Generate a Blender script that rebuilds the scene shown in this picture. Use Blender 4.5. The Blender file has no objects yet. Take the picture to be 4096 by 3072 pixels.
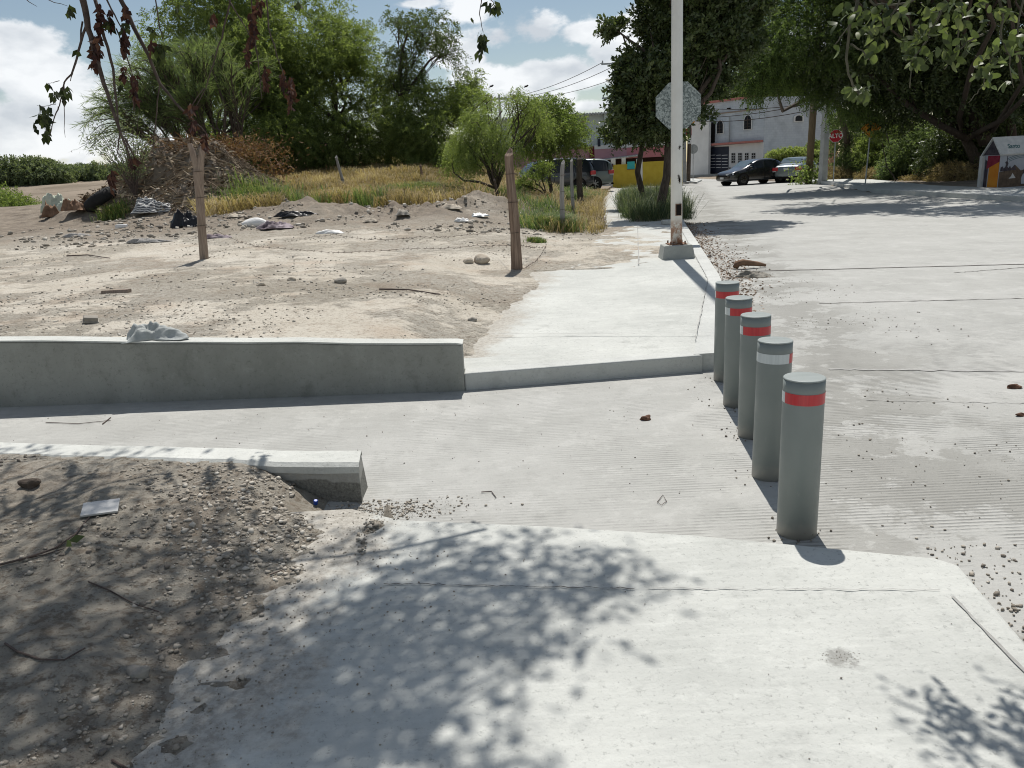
import bpy, math, random
import numpy as np
from mathutils import Vector, Matrix, Euler
random.seed(7); RS = np.random.RandomState(11)
D = bpy.data; SC = bpy.context.scene; COL = SC.collection
# ------------------------------------------------------------------ camera
FPX, CXp, CYp, HC = 3100., 2048., 1536., 1.6
ROLL = math.atan(.055); PIT = math.atan((1536 - 681) * math.cos(ROLL) / FPX)
fwd = np.array([0, math.cos(PIT), -math.sin(PIT)]); r0 = np.array([1., 0, 0]); u0 = np.array([0, math.sin(PIT), math.cos(PIT)])
RR = math.cos(ROLL) * r0 - math.sin(ROLL) * u0; UU = math.sin(ROLL) * r0 + math.cos(ROLL) * u0
cd = D.cameras.new('camera'); cam = D.objects.new('camera', cd); COL.objects.link(cam); SC.camera = cam
cd.sensor_width = 36.; cd.lens = 36. * FPX / 4096; cd.clip_start = .05; cd.clip_end = 3000
M = Matrix.Identity(4)
for i in range(3):
    M[i][0] = RR[i]; M[i][1] = UU[i]; M[i][2] = -fwd[i]
M[2][3] = HC; cam.matrix_world = M
DS = 4096 / 2212
def P(x, y, z=0., d=None):
    """point of the place seen at survey coordinates (x, y), on height z or at distance d"""
    v = fwd * FPX + RR * (x * DS - CXp) + UU * (CYp - y * DS)
    t = (z - HC) / v[2] if d is None else d / v[1]
    return np.array([0, 0, HC]) + v * t
# ------------------------------------------------------------------ world and sun
SUN_EL, SUN_AZ = math.radians(60), math.radians(6)      # azimuth clockwise from +y
SDIR = np.array([math.cos(SUN_EL) * math.sin(SUN_AZ), math.cos(SUN_EL) * math.cos(SUN_AZ), math.sin(SUN_EL)])
EXPOSURE = 0.15; SKY = .075; SUNS = 4.6
w = D.worlds.new('World'); SC.world = w; w.use_nodes = True
nt = w.node_tree; nt.nodes.clear()
def N(t, k, **kw):
    n = t.nodes.new(k)
    for a, b in kw.items(): setattr(n, a, b)
    return n
def link(t, a, b): t.links.new(a, b)
def mth(t, op, a, b=None, clamp=False):
    n = N(t, 'ShaderNodeMath', operation=op); n.use_clamp = clamp
    for i, v in enumerate((a, b)):
        if v is None: continue
        if isinstance(v, (int, float)): n.inputs[i].default_value = v
        else: link(t, v, n.inputs[i])
    return n.outputs[0]
sky = N(nt, 'ShaderNodeTexSky', sky_type='NISHITA'); sky.sun_disc = False
sky.sun_elevation = SUN_EL; sky.sun_rotation = SUN_AZ; sky.air_density = 1.0; sky.dust_density = .15; sky.ozone_density = 1.4
tc = N(nt, 'ShaderNodeTexCoord'); g = tc.outputs['Generated']
nz = N(nt, 'ShaderNodeTexNoise'); nz.inputs['Scale'].default_value = 7.; nz.inputs['Detail'].default_value = 9; nz.inputs['Roughness'].default_value = .58
mp = N(nt, 'ShaderNodeMapping'); mp.inputs['Scale'].default_value = (1, 1, 1.7); link(nt, g, mp.inputs[0]); link(nt, mp.outputs[0], nz.inputs['Vector'])
nn = nz.outputs['Fac']
def rng01w(fac, a, b):
    r = N(nt, 'ShaderNodeMapRange', interpolation_type='SMOOTHSTEP'); link(nt, fac, r.inputs[0]); r.inputs[1].default_value = a; r.inputs[2].default_value = b; return r.outputs[0]
acc = None
BL = [(60, 180, .13, .075), (190, 215, .13, .06), (90, 250, .2, .06), (0, 120, .12, .05), (20, 300, .16, .05), (330, 300, .10, .04), (1150, 60, .12, .040), (1020, 20, .07, .03), (1240, 70, .06, .03),
      (1190, 150, .10, .030), (1050, 165, .10, .028), (1000, 130, .05, .03), (1320, 110, .05, .03), (1280, 170, .10, .03), (1150, 215, .16, .022), (1300, 225, .12, .02), (900, 8, .05, .01), (1500, 30, .1, .05), (1900, 120, .2, .08), (1340, 60, .025, .02)]
for (bx, by, rx, rz) in BL:
    q = P(bx, by, d=100.) - np.array([0, 0, HC]); q /= np.linalg.norm(q)
    s = N(nt, 'ShaderNodeVectorMath', operation='SUBTRACT'); link(nt, g, s.inputs[0]); s.inputs[1].default_value = q
    m2 = N(nt, 'ShaderNodeVectorMath', operation='MULTIPLY'); link(nt, s.outputs[0], m2.inputs[0]); m2.inputs[1].default_value = (1 / rx, 1 / rx, 1 / rz)
    ln = N(nt, 'ShaderNodeVectorMath', operation='LENGTH'); link(nt, m2.outputs[0], ln.inputs[0])
    v = mth(nt, 'SUBTRACT', .72, ln.outputs['Value'])
    acc = v if acc is None else mth(nt, 'MAXIMUM', acc, v)
sg = N(nt, 'ShaderNodeSeparateXYZ'); link(nt, g, sg.inputs[0])
else_ = mth(nt, 'MAXIMUM', rng01w(sg.outputs[2], .34, .6), rng01w(sg.outputs[1], .35, -.1))     # unseen broken cloud overhead and behind, added for white fill light
acc = mth(nt, 'MAXIMUM', acc, mth(nt, 'SUBTRACT', mth(nt, 'MULTIPLY', else_, .60), .6))
cl = mth(nt, 'ADD', acc, mth(nt, 'MULTIPLY', mth(nt, 'SUBTRACT', nn, .5), 3.1))
rmp = N(nt, 'ShaderNodeMapRange', interpolation_type='SMOOTHSTEP'); link(nt, cl, rmp.inputs[0]); rmp.inputs[1].default_value = .06; rmp.inputs[2].default_value = .34
nz2 = N(nt, 'ShaderNodeTexNoise'); nz2.inputs['Scale'].default_value = 13.; nz2.inputs['Detail'].default_value = 5
mp2 = N(nt, 'ShaderNodeMapping'); mp2.inputs['Scale'].default_value = (1, 1, 2.); mp2.inputs['Location'].default_value = (0, 0, .05); link(nt, g, mp2.inputs[0]); link(nt, mp2.outputs[0], nz2.inputs['Vector'])
cr = N(nt, 'ShaderNodeValToRGB'); link(nt, nz2.outputs['Fac'], cr.inputs[0])
CB = 1.0 / SKY
cr.color_ramp.elements[0].position = .36; cr.color_ramp.elements[0].color = (.56 , .60 , .65 , 1)
cr.color_ramp.elements[1].position = .6; cr.color_ramp.elements[1].color = (.88 , .90 , .92 , 1)
sc_ = N(nt, 'ShaderNodeVectorMath', operation='SCALE'); link(nt, cr.outputs[0], sc_.inputs[0]); sc_.inputs['Scale'].default_value = CB * 1.0
mx = N(nt, 'ShaderNodeMix', data_type='RGBA'); link(nt, mth(nt, 'MULTIPLY', rmp.outputs[0], .93), mx.inputs[0]); 
tnt = N(nt, 'ShaderNodeMix', data_type='RGBA', blend_type='MULTIPLY'); tnt.inputs[0].default_value = 1; link(nt, sky.outputs[0], tnt.inputs[6]); tnt.inputs[7].default_value = (1.10, 1.0, .89, 1)
link(nt, tnt.outputs[2], mx.inputs[6]); link(nt, sc_.outputs[0], mx.inputs[7])
bg = N(nt, 'ShaderNodeBackground'); link(nt, mx.outputs[2], bg.inputs[0]); bg.inputs[1].default_value = SKY
wo = N(nt, 'ShaderNodeOutputWorld'); link(nt, bg.outputs[0], wo.inputs[0])
sl = D.lights.new('sun', 'SUN'); sl.energy = SUNS; sl.angle = math.radians(.53); sl.color = (1, .955, .9)
so = D.objects.new('sun', sl); COL.objects.link(so); so.rotation_euler = Vector(SDIR).to_track_quat('Z', 'Y').to_euler(); so.location = (0, 0, 30)
SC.view_settings.view_transform = 'Standard'; SC.view_settings.look = 'None'; SC.view_settings.exposure = EXPOSURE; SC.view_settings.gamma = 1
SC.render.engine = 'CYCLES'; SC.cycles.max_bounces = 6; SC.cycles.transparent_max_bounces = 4; SC.cycles.use_denoising = True; SC.cycles.filter_width = 1.05; SC.cycles.diffuse_bounces = 3
# ------------------------------------------------------------------ helpers
def tag(o, label=None, cat=None, group=None, kind=None):
    if label: o['label'] = label
    if cat: o['category'] = cat
    if group: o['group'] = group
    if kind: o['kind'] = kind
    return o
def empty(name, loc=(0, 0, 0), rz=0., **k):
    o = D.objects.new(name, None); o.empty_display_size = .1; COL.objects.link(o); o.location = [float(c) for c in loc]; o.rotation_euler = (0, 0, rz)
    return tag(o, **k)
def npmesh(name, V, F, mat, parent=None, tint=None, smooth=False):
    V = np.asarray(V, np.float32); F = np.asarray(F, np.int32); k = F.shape[1]
    m = D.meshes.new(name); m.vertices.add(len(V)); m.vertices.foreach_set('co', V.ravel())
    m.loops.add(F.size); m.loops.foreach_set('vertex_index', F.ravel())
    m.polygons.add(len(F)); m.polygons.foreach_set('loop_start', np.arange(0, F.size, k, dtype=np.int32)); 
    if smooth: m.polygons.foreach_set('use_smooth', np.ones(len(F), bool))
    m.update(calc_edges=True)
    if tint is not None:
        a = m.attributes.new('tint', 'FLOAT', 'POINT'); a.data.foreach_set('value', np.asarray(tint, np.float32))
    m.materials.append(mat); o = D.objects.new(name, m); COL.objects.link(o)
    if parent: o.parent = parent
    return o
class MB:
    def __init__(s): s.v = []; s.f = []; s.m = []; s.mi = 0
    def add(s, vs, fs):
        b = len(s.v); s.v += [tuple(float(c) for c in v) for v in vs]; s.f += [tuple(i + b for i in f) for f in fs]; s.m += [s.mi] * len(fs); return s
    def box(s, x0, x1, y0, y1, z0, z1):
        vs = [(x, y, z) for z in (z0, z1) for (x, y) in ((x0, y0), (x1, y0), (x1, y1), (x0, y1))]
        return s.add(vs, [(3, 2, 1, 0), (4, 5, 6, 7), (0, 1, 5, 4), (1, 2, 6, 5), (2, 3, 7, 6), (3, 0, 4, 7)])
    def prism(s, poly, z0, z1, top=None):
        n = len(poly); top = top or poly
        zf0 = z0 if callable(z0) else (lambda x, y: z0); zf1 = z1 if callable(z1) else (lambda x, y: z1)
        vs = [(x, y, zf0(x, y)) for x, y in poly] + [(x, y, zf1(x, y)) for x, y in top]
        return s.add(vs, [tuple(range(n - 1, -1, -1)), tuple(range(n, 2 * n))] + [(i, (i + 1) % n, n + (i + 1) % n, n + i) for i in range(n)])
    def plate(s, poly, y0, y1):           # polygon in x-z, extruded along y
        n = len(poly); vs = [(x, y0, z) for x, z in poly] + [(x, y1, z) for x, z in poly]
        return s.add(vs, [tuple(range(n)), tuple(range(2 * n - 1, n - 1, -1))] + [(i, n + i, n + (i + 1) % n, (i + 1) % n) for i in range(n)])
    def tube(s, pts, rad, n=8, cap=True):
        pts = [Vector(p) for p in pts]; k = len(pts)
        if not isinstance(rad, (list, tuple)): rad = [rad] * k
        b = len(s.v); ref = None
        for i, p in enumerate(pts):
            t = (pts[min(i + 1, k - 1)] - pts[max(i - 1, 0)])
            t = t.normalized() if t.length > 1e-9 else Vector((0, 0, 1))
            if ref is None: ref = t.orthogonal().normalized()
            ref = (ref - t * ref.dot(t)).normalized(); bi = t.cross(ref)
            for j in range(n):
                a = 2 * math.pi * j / n; q = p + (ref * math.cos(a) + bi * math.sin(a)) * rad[i]; s.v.append(tuple(q))
        fs = [(b + i * n + j, b + i * n + (j + 1) % n, b + (i + 1) * n + (j + 1) % n, b + (i + 1) * n + j) for i in range(k - 1) for j in range(n)]
        if cap: fs += [tuple(b + j for j in range(n - 1, -1, -1)), tuple(b + (k - 1) * n + j for j in range(n))]
        s.f += fs; s.m += [s.mi] * len(fs); return s
    def build(s, name, mats, parent=None, smooth=False, bevel=0, **k):
        m = D.meshes.new(name); m.from_pydata(s.v, [], s.f); m.polygons.foreach_set('material_index', s.m)
        if smooth: m.polygons.foreach_set('use_smooth', [len(f) == 4 or smooth == 2 for f in s.f])
        for q in (mats if isinstance(mats, (list, tuple)) else [mats]): m.materials.append(q)
        m.update(); o = D.objects.new(name, m); COL.objects.link(o)
        if parent: o.parent = parent
        if bevel:
            b = o.modifiers.new('bevel', 'BEVEL'); b.width = bevel; b.segments = 2; b.limit_method = 'ANGLE'
        return tag(o, **k)
def sm(a, b, x):
    t = np.clip((x - a) / (b - a), 0, 1); return t * t * (3 - 2 * t)
_ph = RS.rand(8, 64, 4)
def wob(x, y, s, seed=0):                 # cheap smooth noise, about -1..1
    r = np.zeros_like(np.asarray(x, float))
    for i in range(14):
        a, b, c, dd = _ph[seed % 8, i]; k = s * (.5 + 1.2 * b) ; an = a * 6.283
        r = r + np.sin(x * k * math.cos(an) + y * k * math.sin(an) + c * 6.283 + 1.3 * np.sin(y * k * .6 + dd * 6.283)) * (.6 + .4 * dd)
    return r / 4.
_lat = RS.rand(256, 256)
def vn(x, y):
    xi = np.floor(x).astype(int); yi = np.floor(y).astype(int); fx = x - xi; fy = y - yi
    fx = fx * fx * (3 - 2 * fx); fy = fy * fy * (3 - 2 * fy)
    L = lambda a, b: _lat[a % 256, b % 256]
    return (L(xi, yi) * (1 - fx) + L(xi + 1, yi) * fx) * (1 - fy) + (L(xi, yi + 1) * (1 - fx) + L(xi + 1, yi + 1) * fx) * fy
def fbm(x, y, s, o=4, g=.5):
    r = 0; a = 1; t = 0
    for i in range(o): r = r + a * vn(x * s + 17.3 * i, y * s + 9.1 * i); t += a; a *= g; s *= 2.03
    return r / t
# ------------------------------------------------------------------ materials
def newmat(name):
    m = D.materials.new(name); m.use_nodes = True; t = m.node_tree; b = t.nodes['Principled BSDF']; return m, t, b
def coords(t, obj=False):
    if obj: return N(t, 'ShaderNodeTexCoord').outputs['Object']
    return N(t, 'ShaderNodeNewGeometry').outputs['Position']
def noise(t, vec, scale, det=4, rough=.55, sc=None):
    if sc is not None:
        mp = N(t, 'ShaderNodeMapping'); mp.inputs['Scale'].default_value = sc; link(t, vec, mp.inputs[0]); vec = mp.outputs[0]
    n = N(t, 'ShaderNodeTexNoise'); n.inputs['Scale'].default_value = scale; n.inputs['Detail'].default_value = det; n.inputs['Roughness'].default_value = rough
    link(t, vec, n.inputs['Vector']); return n.outputs['Fac']
def ramp(t, fac, a, b, ca, cb):
    r = N(t, 'ShaderNodeValToRGB'); link(t, fac, r.inputs[0]); e = r.color_ramp.elements
    e[0].position = a; e[0].color = (*ca, 1); e[1].position = b; e[1].color = (*cb, 1); return r.outputs[0]
def rng01(t, fac, a, b):
    r = N(t, 'ShaderNodeMapRange', interpolation_type='SMOOTHSTEP'); link(t, fac, r.inputs[0]); r.inputs[1].default_value = a; r.inputs[2].default_value = b; return r.outputs[0]
def mix(t, fac, a, b, bt='MIX'):
    n = N(t, 'ShaderNodeMix', data_type='RGBA', blend_type=bt)
    for i, v in ((0, fac), (6, a), (7, b)):
        if isinstance(v, (int, float)): n.inputs[i].default_value = v
        elif isinstance(v, tuple): n.inputs[i].default_value = (*v, 1)
        else: link(t, v, n.inputs[i])
    return n.outputs[2]
def bump(t, b, h, strength=.5, dist=.01, prev=None):
    n = N(t, 'ShaderNodeBump'); n.inputs['Strength'].default_value = strength; n.inputs['Distance'].default_value = dist; link(t, h, n.inputs['Height'])
    if prev is not None: link(t, prev, n.inputs['Normal'])
    link(t, n.outputs[0], b.inputs['Normal']); return n.outputs[0]
def std(name, c1, c2, scale=4., rough=.8, bmp=0., bscale=30., obj=True, metal=0., spec=.3, sc=None, coat=0.):
    m, t, b = newmat(name); v = coords(t, obj); f = noise(t, v, scale, 6, .6, sc)
    link(t, ramp(t, f, .32, .68, c1, c2), b.inputs['Base Color'])
    b.inputs['Roughness'].default_value = rough; b.inputs['Metallic'].default_value = metal; b.inputs['Specular IOR Level'].default_value = spec; b.inputs['Coat Weight'].default_value = coat
    if bmp: bump(t, b, noise(t, v, bscale, 5, .6, sc), bmp, .01)
    return m
def concrete(name, c1, c2, groove=0., dirt=0., dirt_col=(.215, .212, .192), stain=.5, fine=.35, pits=.5, streak=True, joint_y=None, slab=False):
    m, t, b = newmat(name); v = coords(t)
    base = ramp(t, noise(t, v, .9, 8, .62), .3, .7, c1, c2)
    if streak:
        s = noise(t, v, 1.0, 6, .6, (2.2, 26., 2.)); base = mix(t, mth(t, 'MULTIPLY', rng01(t, s, .45, .72), .3), base, tuple(c * 1.12 for c in c2))
    st = rng01(t, noise(t, v, 2.3, 9, .7), .56, .72); base = mix(t, mth(t, 'MULTIPLY', st, stain * .5), base, tuple(c * .62 for c in c1))
    f2 = noise(t, v, 38., 7, .8); base = mix(t, mth(t, 'MULTIPLY', rng01(t, f2, .54, .66), fine), base, tuple(c * .68 for c in c1))
    if pits:
        vo = N(t, 'ShaderNodeTexVoronoi'); vo.inputs['Scale'].default_value = 9.; link(t, v, vo.inputs['Vector'])
        pk = mth(t, 'MULTIPLY', mth(t, 'LESS_THAN', vo.outputs['Distance'], .035), mth(t, 'GREATER_THAN', noise(t, v, 3., 3), .5))
        base = mix(t, mth(t, 'MULTIPLY', pk, pits), base, (.08, .08, .07))
    md = noise(t, v, 5.5, 10, .78); base = mix(t, mth(t, 'MULTIPLY', rng01(t, md, .53, .66), .30), base, tuple(c * .72 for c in c1)); base = mix(t, mth(t, 'MULTIPLY', rng01(t, md, .47, .34), .35), base, tuple(c * 1.12 for c in c2))
    if slab:
        sp = N(t, 'ShaderNodeSeparateXYZ'); link(t, v, sp.inputs[0]); X, Y = sp.outputs[0], sp.outputs[1]; n1 = mth(t, 'SUBTRACT', noise(t, v, 2.4, 10, .75), .5)
        e1 = mth(t, 'MULTIPLY', rng01(t, mth(t, 'ADD', mth(t, 'ADD', X, mth(t, 'MULTIPLY', Y, -.13)), mth(t, 'MULTIPLY', n1, 1.3)), -.90, -1.18), mth(t, 'LESS_THAN', Y, 4.5))
        lx_ = mth(t, 'SUBTRACT', X, mth(t, 'MULTIPLY', mth(t, 'SUBTRACT', Y, 6.), .17)); e2 = mth(t, 'MULTIPLY', rng01(t, mth(t, 'ADD', lx_, mth(t, 'MULTIPLY', n1, 1.6)), -.05, -.40), mth(t, 'GREATER_THAN', Y, 6.2))
        e3 = mth(t, 'MULTIPLY', rng01(t, noise(t, v, .9, 8, .7), .50, .60), rng01(t, Y, 11.2, 12.0))
        q0 = P(1815, 1420, .08); dd_ = N(t, 'ShaderNodeVectorMath', operation='DISTANCE'); link(t, v, dd_.inputs[0]); dd_.inputs[1].default_value = q0; e4 = rng01(t, mth(t, 'ADD', dd_.outputs['Value'], mth(t, 'MULTIPLY', mth(t, 'SUBTRACT', noise(t, v, 16., 8, .75), .5), .16)), .062, .035)
        base = mix(t, mth(t, 'MULTIPLY', mth(t, 'MAXIMUM', e1, mth(t, 'MAXIMUM', e2, mth(t, 'MULTIPLY', e3, .7))), .75), base, ramp(t, noise(t, v, 30., 6, .75), .4, .62, (.44, .41, .355), (.24, .21, .17))); base = mix(t, mth(t, 'MULTIPLY', e4, .6), base, (.17, .165, .15))
    nb = None; h = noise(t, v, 40., 6, .7); nb = bump(t, b, h, .6, .008)
    if groove:
        sep = N(t, 'ShaderNodeSeparateXYZ'); link(t, v, sep.inputs[0])
        wy = mth(t, 'ADD', mth(t, 'ADD', sep.outputs[1], mth(t, 'MULTIPLY', sep.outputs[0], .03)), mth(t, 'MULTIPLY', noise(t, v, .6, 2), .025))
        sn = mth(t, 'SINE', mth(t, 'MULTIPLY', wy, 2 * math.pi / .031))
        fade = mth(t, 'MULTIPLY', rng01(t, sep.outputs[1], 9., 5.5), mth(t, 'ADD', .35, mth(t, 'MULTIPLY', rng01(t, sep.outputs[0], .3, 1.8), .65)))
        msk = mth(t, 'MULTIPLY', mth(t, 'MULTIPLY', rng01(t, noise(t, v, 1.4, 8, .7), .44, .55), fade), rng01(t, noise(t, v, 20., 4, .7, (.25, 1, 1)), .35, .5))
        gv = mth(t, 'MULTIPLY', rng01(t, sn, .35, .95), msk)
        wear = mth(t, 'MULTIPLY', rng01(t, noise(t, v, 2.6, 9, .75), .53, .58), .28); base = mix(t, wear, base, tuple(c * 1.2 for c in c2))
        base = mix(t, mth(t, 'MULTIPLY', gv, groove), base, tuple(c * .40 for c in c1))
        nb = bump(t, b, mth(t, 'MULTIPLY', sn, msk), .5, .004, nb)
    if dirt:
        dn = noise(t, v, 1.3, 10, .74); dm = rng01(t, noise(t, v, .5, 8, .65), .5, .66)
        sep2 = N(t, 'ShaderNodeSeparateXYZ'); link(t, v, sep2.inputs[0]); X = sep2.outputs[0]; Y = sep2.outputs[1]
        # dust lies along the kerb side of the road, next to the bollards
        dx = mth(t, 'ABSOLUTE', mth(t, 'SUBTRACT', mth(t, 'SUBTRACT', X, mth(t, 'MULTIPLY', Y, .22)), 1.25))
        near = rng01(t, dx, 1.25, .05)
        dm2 = mth(t, 'MULTIPLY', rng01(t, mth(t, 'ADD', dn, mth(t, 'MULTIPLY', near, .10)), .55, .60), mth(t, 'MULTIPLY', near, .65))
        base = mix(t, mth(t, 'MULTIPLY', mth(t, 'MAXIMUM', dm2, mth(t, 'MULTIPLY', dm, .18)), dirt), base, dirt_col)
    link(t, base, b.inputs['Base Color']); b.inputs['Roughness'].default_value = .9; b.inputs['Specular IOR Level'].default_value = .2
    return m
M_SLAB = concrete('pale_concrete', (.40, .41, .385), (.55, .56, .525), stain=.8, fine=.8, pits=.5, slab=True)
M_CAP = concrete('cap_concrete', (.42, .43, .40), (.58, .59, .555), stain=.8, fine=.6)
M_ROAD = concrete('road_concrete', (.335, .336, .314), (.42, .42, .397), groove=.75, dirt=1., stain=.8, pits=.5)
M_KERB = concrete('kerb_concrete', (.42, .43, .41), (.56, .57, .54), stain=.9, fine=.5, streak=False)
M_WALL = concrete('grey_render', (.22, .225, .20), (.34, .345, .315), stain=1.2, fine=.6, pits=.15)
M_BLOCK = concrete('footing_concrete', (.30, .31, .29), (.40, .41, .38), stain=.4)
def dirtmat(name):
    m, t, b = newmat(name); v = coords(t)
    sep = N(t, 'ShaderNodeSeparateXYZ'); link(t, v, sep.inputs[0]); X, Y, Z = sep.outputs
    pale = ramp(t, noise(t, v, .5, 8, .65), .35, .65, (.40, .365, .30), (.51, .48, .415))
    pink = (.38, .31, .24)
    nz = noise(t, v, 1.1, 7, .65)
    col = mix(t, mth(t, 'MULTIPLY', rng01(t, nz, .5, .66), .55), pale, pink)
    f = noise(t, v, 26., 6, .7); col = mix(t, mth(t, 'MULTIPLY', rng01(t, f, .52, .62), .6), col, (.20, .165, .13)); f3 = noise(t, v, 75., 4, .7); col = mix(t, mth(t, 'MULTIPLY', rng01(t, f3, .55, .68), .55), col, (.14, .115, .09)); f4 = noise(t, v, 4.5, 8, .7); col = mix(t, mth(t, 'MULTIPLY', rng01(t, f4, .52, .66), .4), col, (.24, .20, .155))
    brown = ramp(t, noise(t, v, 2.2, 8, .7), .35, .65, (.15, .125, .10), (.32, .275, .22))
    # turned brown soil further back in the lot
    fy = rng01(t, mth(t, 'ADD', Y, mth(t, 'MULTIPLY', mth(t, 'SUBTRACT', noise(t, v, .35, 6, .6), .5), 9.)), 16.0, 21.5)
    col = mix(t, fy, col, brown)
    far = rng01(t, Y, 36., 60.); col = mix(t, far, col, ramp(t, noise(t, v, .12, 7, .6), .4, .6, (.17, .14, .105), (.27, .225, .175)))
    crumb = rng01(t, mth(t, 'ADD', noise(t, v, .7, 9, .72), mth(t, 'MAXIMUM', mth(t, 'MULTIPLY', rng01(t, Y, 15., 20.), .12), mth(t, 'MULTIPLY', rng01(t, Y, 5.2, 4.6), .17))), .47, .57)
    cn = noise(t, v, 13., 9, .8); col = mix(t, mth(t, 'MULTIPLY', mth(t, 'MULTIPLY', crumb, rng01(t, cn, .5, .6)), .6), col, (.25, .205, .155))
    link(t, col, b.inputs['Base Color']); b.inputs['Roughness'].default_value = .95; b.inputs['Specular IOR Level'].default_value = .1
    n1 = bump(t, b, noise(t, v, 5., 7, .7), .5, .06); hb = mth(t, 'MULTIPLY', cn, mth(t, 'ADD', mth(t, 'MULTIPLY', crumb, .85), .15)); bump(t, b, hb, 1., .05, n1)
    return m
M_DIRT = dirtmat('dirt')
M_GRAVEL = None
def tintmat(name, cols, rough=.85, trans=0., spec=.2, pos_noise=0.):
    """colour from each piece's own tint value; leaves also let light through"""
    m, t, b = newmat(name); a = N(t, 'ShaderNodeAttribute', attribute_name='tint')
    r = N(t, 'ShaderNodeValToRGB'); e = r.color_ramp.elements
    while len(e) < len(cols): e.new(.5)
    for i, c in enumerate(cols): e[i].position = i / (len(cols) - 1); e[i].color = (*c, 1)
    f = a.outputs['Fac']
    if pos_noise: f = mth(t, 'ADD', f, mth(t, 'MULTIPLY', mth(t, 'SUBTRACT', noise(t, coords(t), .6, 3), .5), pos_noise), True)
    link(t, f, r.inputs[0]); c = r.outputs[0]; link(t, c, b.inputs['Base Color']); b.inputs['Roughness'].default_value = rough; b.inputs['Specular IOR Level'].default_value = spec
    if trans:
        tr = N(t, 'ShaderNodeBsdfTranslucent'); link(t, mix(t, 1., c, (1.4, 1.45, .8), 'MULTIPLY'), tr.inputs[0])
        ms = N(t, 'ShaderNodeMixShader'); ms.inputs[0].default_value = trans; link(t, b.outputs[0], ms.inputs[1]); link(t, tr.outputs[0], ms.inputs[2])
        link(t, ms.outputs[0], t.nodes['Material Output'].inputs[0])
    return m
M_STONE = tintmat('limestone_pebbles', [(.15, .13, .11), (.29, .26, .215), (.39, .355, .30), (.50, .475, .42)], .95)
M_MESQ = tintmat('mesquite_leaves', [(.085, .115, .045), (.145, .19, .065), (.22, .275, .095), (.31, .36, .15)], .6, .52, pos_noise=.6)
M_TAM = tintmat('feathery_leaves', [(.07, .10, .055), (.115, .155, .075), (.16, .21, .095), (.23, .27, .13)], .6, .48, pos_noise=.4)
M_DARKLEAF = tintmat('dark_glossy_leaves', [(.034, .052, .023), (.055, .08, .03), (.095, .125, .045), (.17, .20, .085)], .45, .28, .45, pos_noise=.35)
M_WILLOW = tintmat('pale_willow_leaves', [(.095, .13, .045), (.145, .20, .06), (.215, .275, .09), (.31, .36, .15)], .6, .42, pos_noise=.3)
M_FEATH = tintmat('feathery_shade_leaves', [(.045, .07, .028), (.075, .115, .04), (.12, .17, .055), (.19, .25, .09)], .6, .42, pos_noise=.5)
M_PODTREE = tintmat('sparse_leaves', [(.07, .065, .045), (.075, .105, .045), (.11, .145, .06), (.18, .21, .11)], .6, .45, pos_noise=.3)
M_FARLEAF = tintmat('scrub_leaves', [(.09, .12, .07), (.13, .165, .09), (.17, .205, .115), (.22, .25, .15)], .7, .35, pos_noise=.5)
M_BIGLEAF = tintmat('broad_leaves', [(.03, .045, .02), (.06, .08, .03), (.10, .135, .045), (.19, .215, .10)], .5, .36, .4)
M_DEADLEAF = tintmat('dead_leaves', [(.03, .016, .016), (.055, .025, .022), (.09, .04, .028), (.14, .07, .045)], .7, .15)
M_SHADELEAF = tintmat('shade_tree_leaves', [(.03, .05, .02), (.05, .08, .025), (.08, .12, .04)], .5, .3)
M_DRYGRASS = tintmat('dry_grass', [(.13, .125, .06), (.26, .20, .11), (.38, .30, .17), (.50, .42, .27)], .8, .3, pos_noise=.55)
M_GRASS = tintmat('green_grass', [(.05, .085, .035), (.09, .145, .05), (.15, .215, .075), (.34, .31, .16)], .7, .35, pos_noise=.4)
M_VERGE = tintmat('verge_grass', [(.045, .07, .04), (.08, .115, .055), (.13, .165, .085), (.40, .37, .24)], .7, .3, pos_noise=.3)
M_BARK = std('bark', (.045, .035, .028), (.11, .088, .07), 9, .95, .9, 14, sc=(3, 3, .6))
M_TWIG = std('twig_bark', (.06, .045, .04), (.13, .10, .085), 20, .9)
M_PALEWOOD = std('weathered_wood', (.20, .15, .12), (.36, .29, .23), 6, .9, .9, 12, sc=(9, 9, .5))
M_REDWOOD = std('reddish_wood', (.11, .075, .055), (.33, .245, .185), 5, .9, .9, 12, sc=(8, 8, .5))
M_GREYWOOD = std('grey_wood', (.22, .21, .20), (.36, .35, .33), 6, .9, .5, 12, sc=(9, 9, .5))
def bollmat():
    m, t, b = newmat('grey_bollard_paint'); v = coords(t, True); base = ramp(t, noise(t, v, 3., 6), .3, .7, (.195, .222, .214), (.225, .25, .24)); sp = N(t, 'ShaderNodeSeparateXYZ'); link(t, v, sp.inputs[0])
    gv = coords(t); sc = rng01(t, noise(t, gv, 14., 9, .8, (1, 1, .35)), .63, .67); base = mix(t, mth(t, 'MULTIPLY', sc, .35), base, (.33, .34, .32))
    du = mth(t, 'MULTIPLY', rng01(t, mth(t, 'ADD', sp.outputs[2], mth(t, 'MULTIPLY', noise(t, gv, 12., 8, .7), -.12)), .035, -.035), .8); base = mix(t, du, base, (.33, .32, .29))
    link(t, base, b.inputs['Base Color']); link(t, ramp(t, noise(t, gv, 6., 7, .7), .35, .65, (.35,) * 3, (.6,) * 3), b.inputs['Roughness']); b.inputs['Specular IOR Level'].default_value = .4; bump(t, b, noise(t, gv, 50, 4), .06, .01); return m
M_BOLL = bollmat()
M_BOLLTOP = std('brushed_cap', (.24, .27, .26), (.31, .34, .33), 3, .45, .1, 40, sc=(1, 6, 1))
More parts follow.
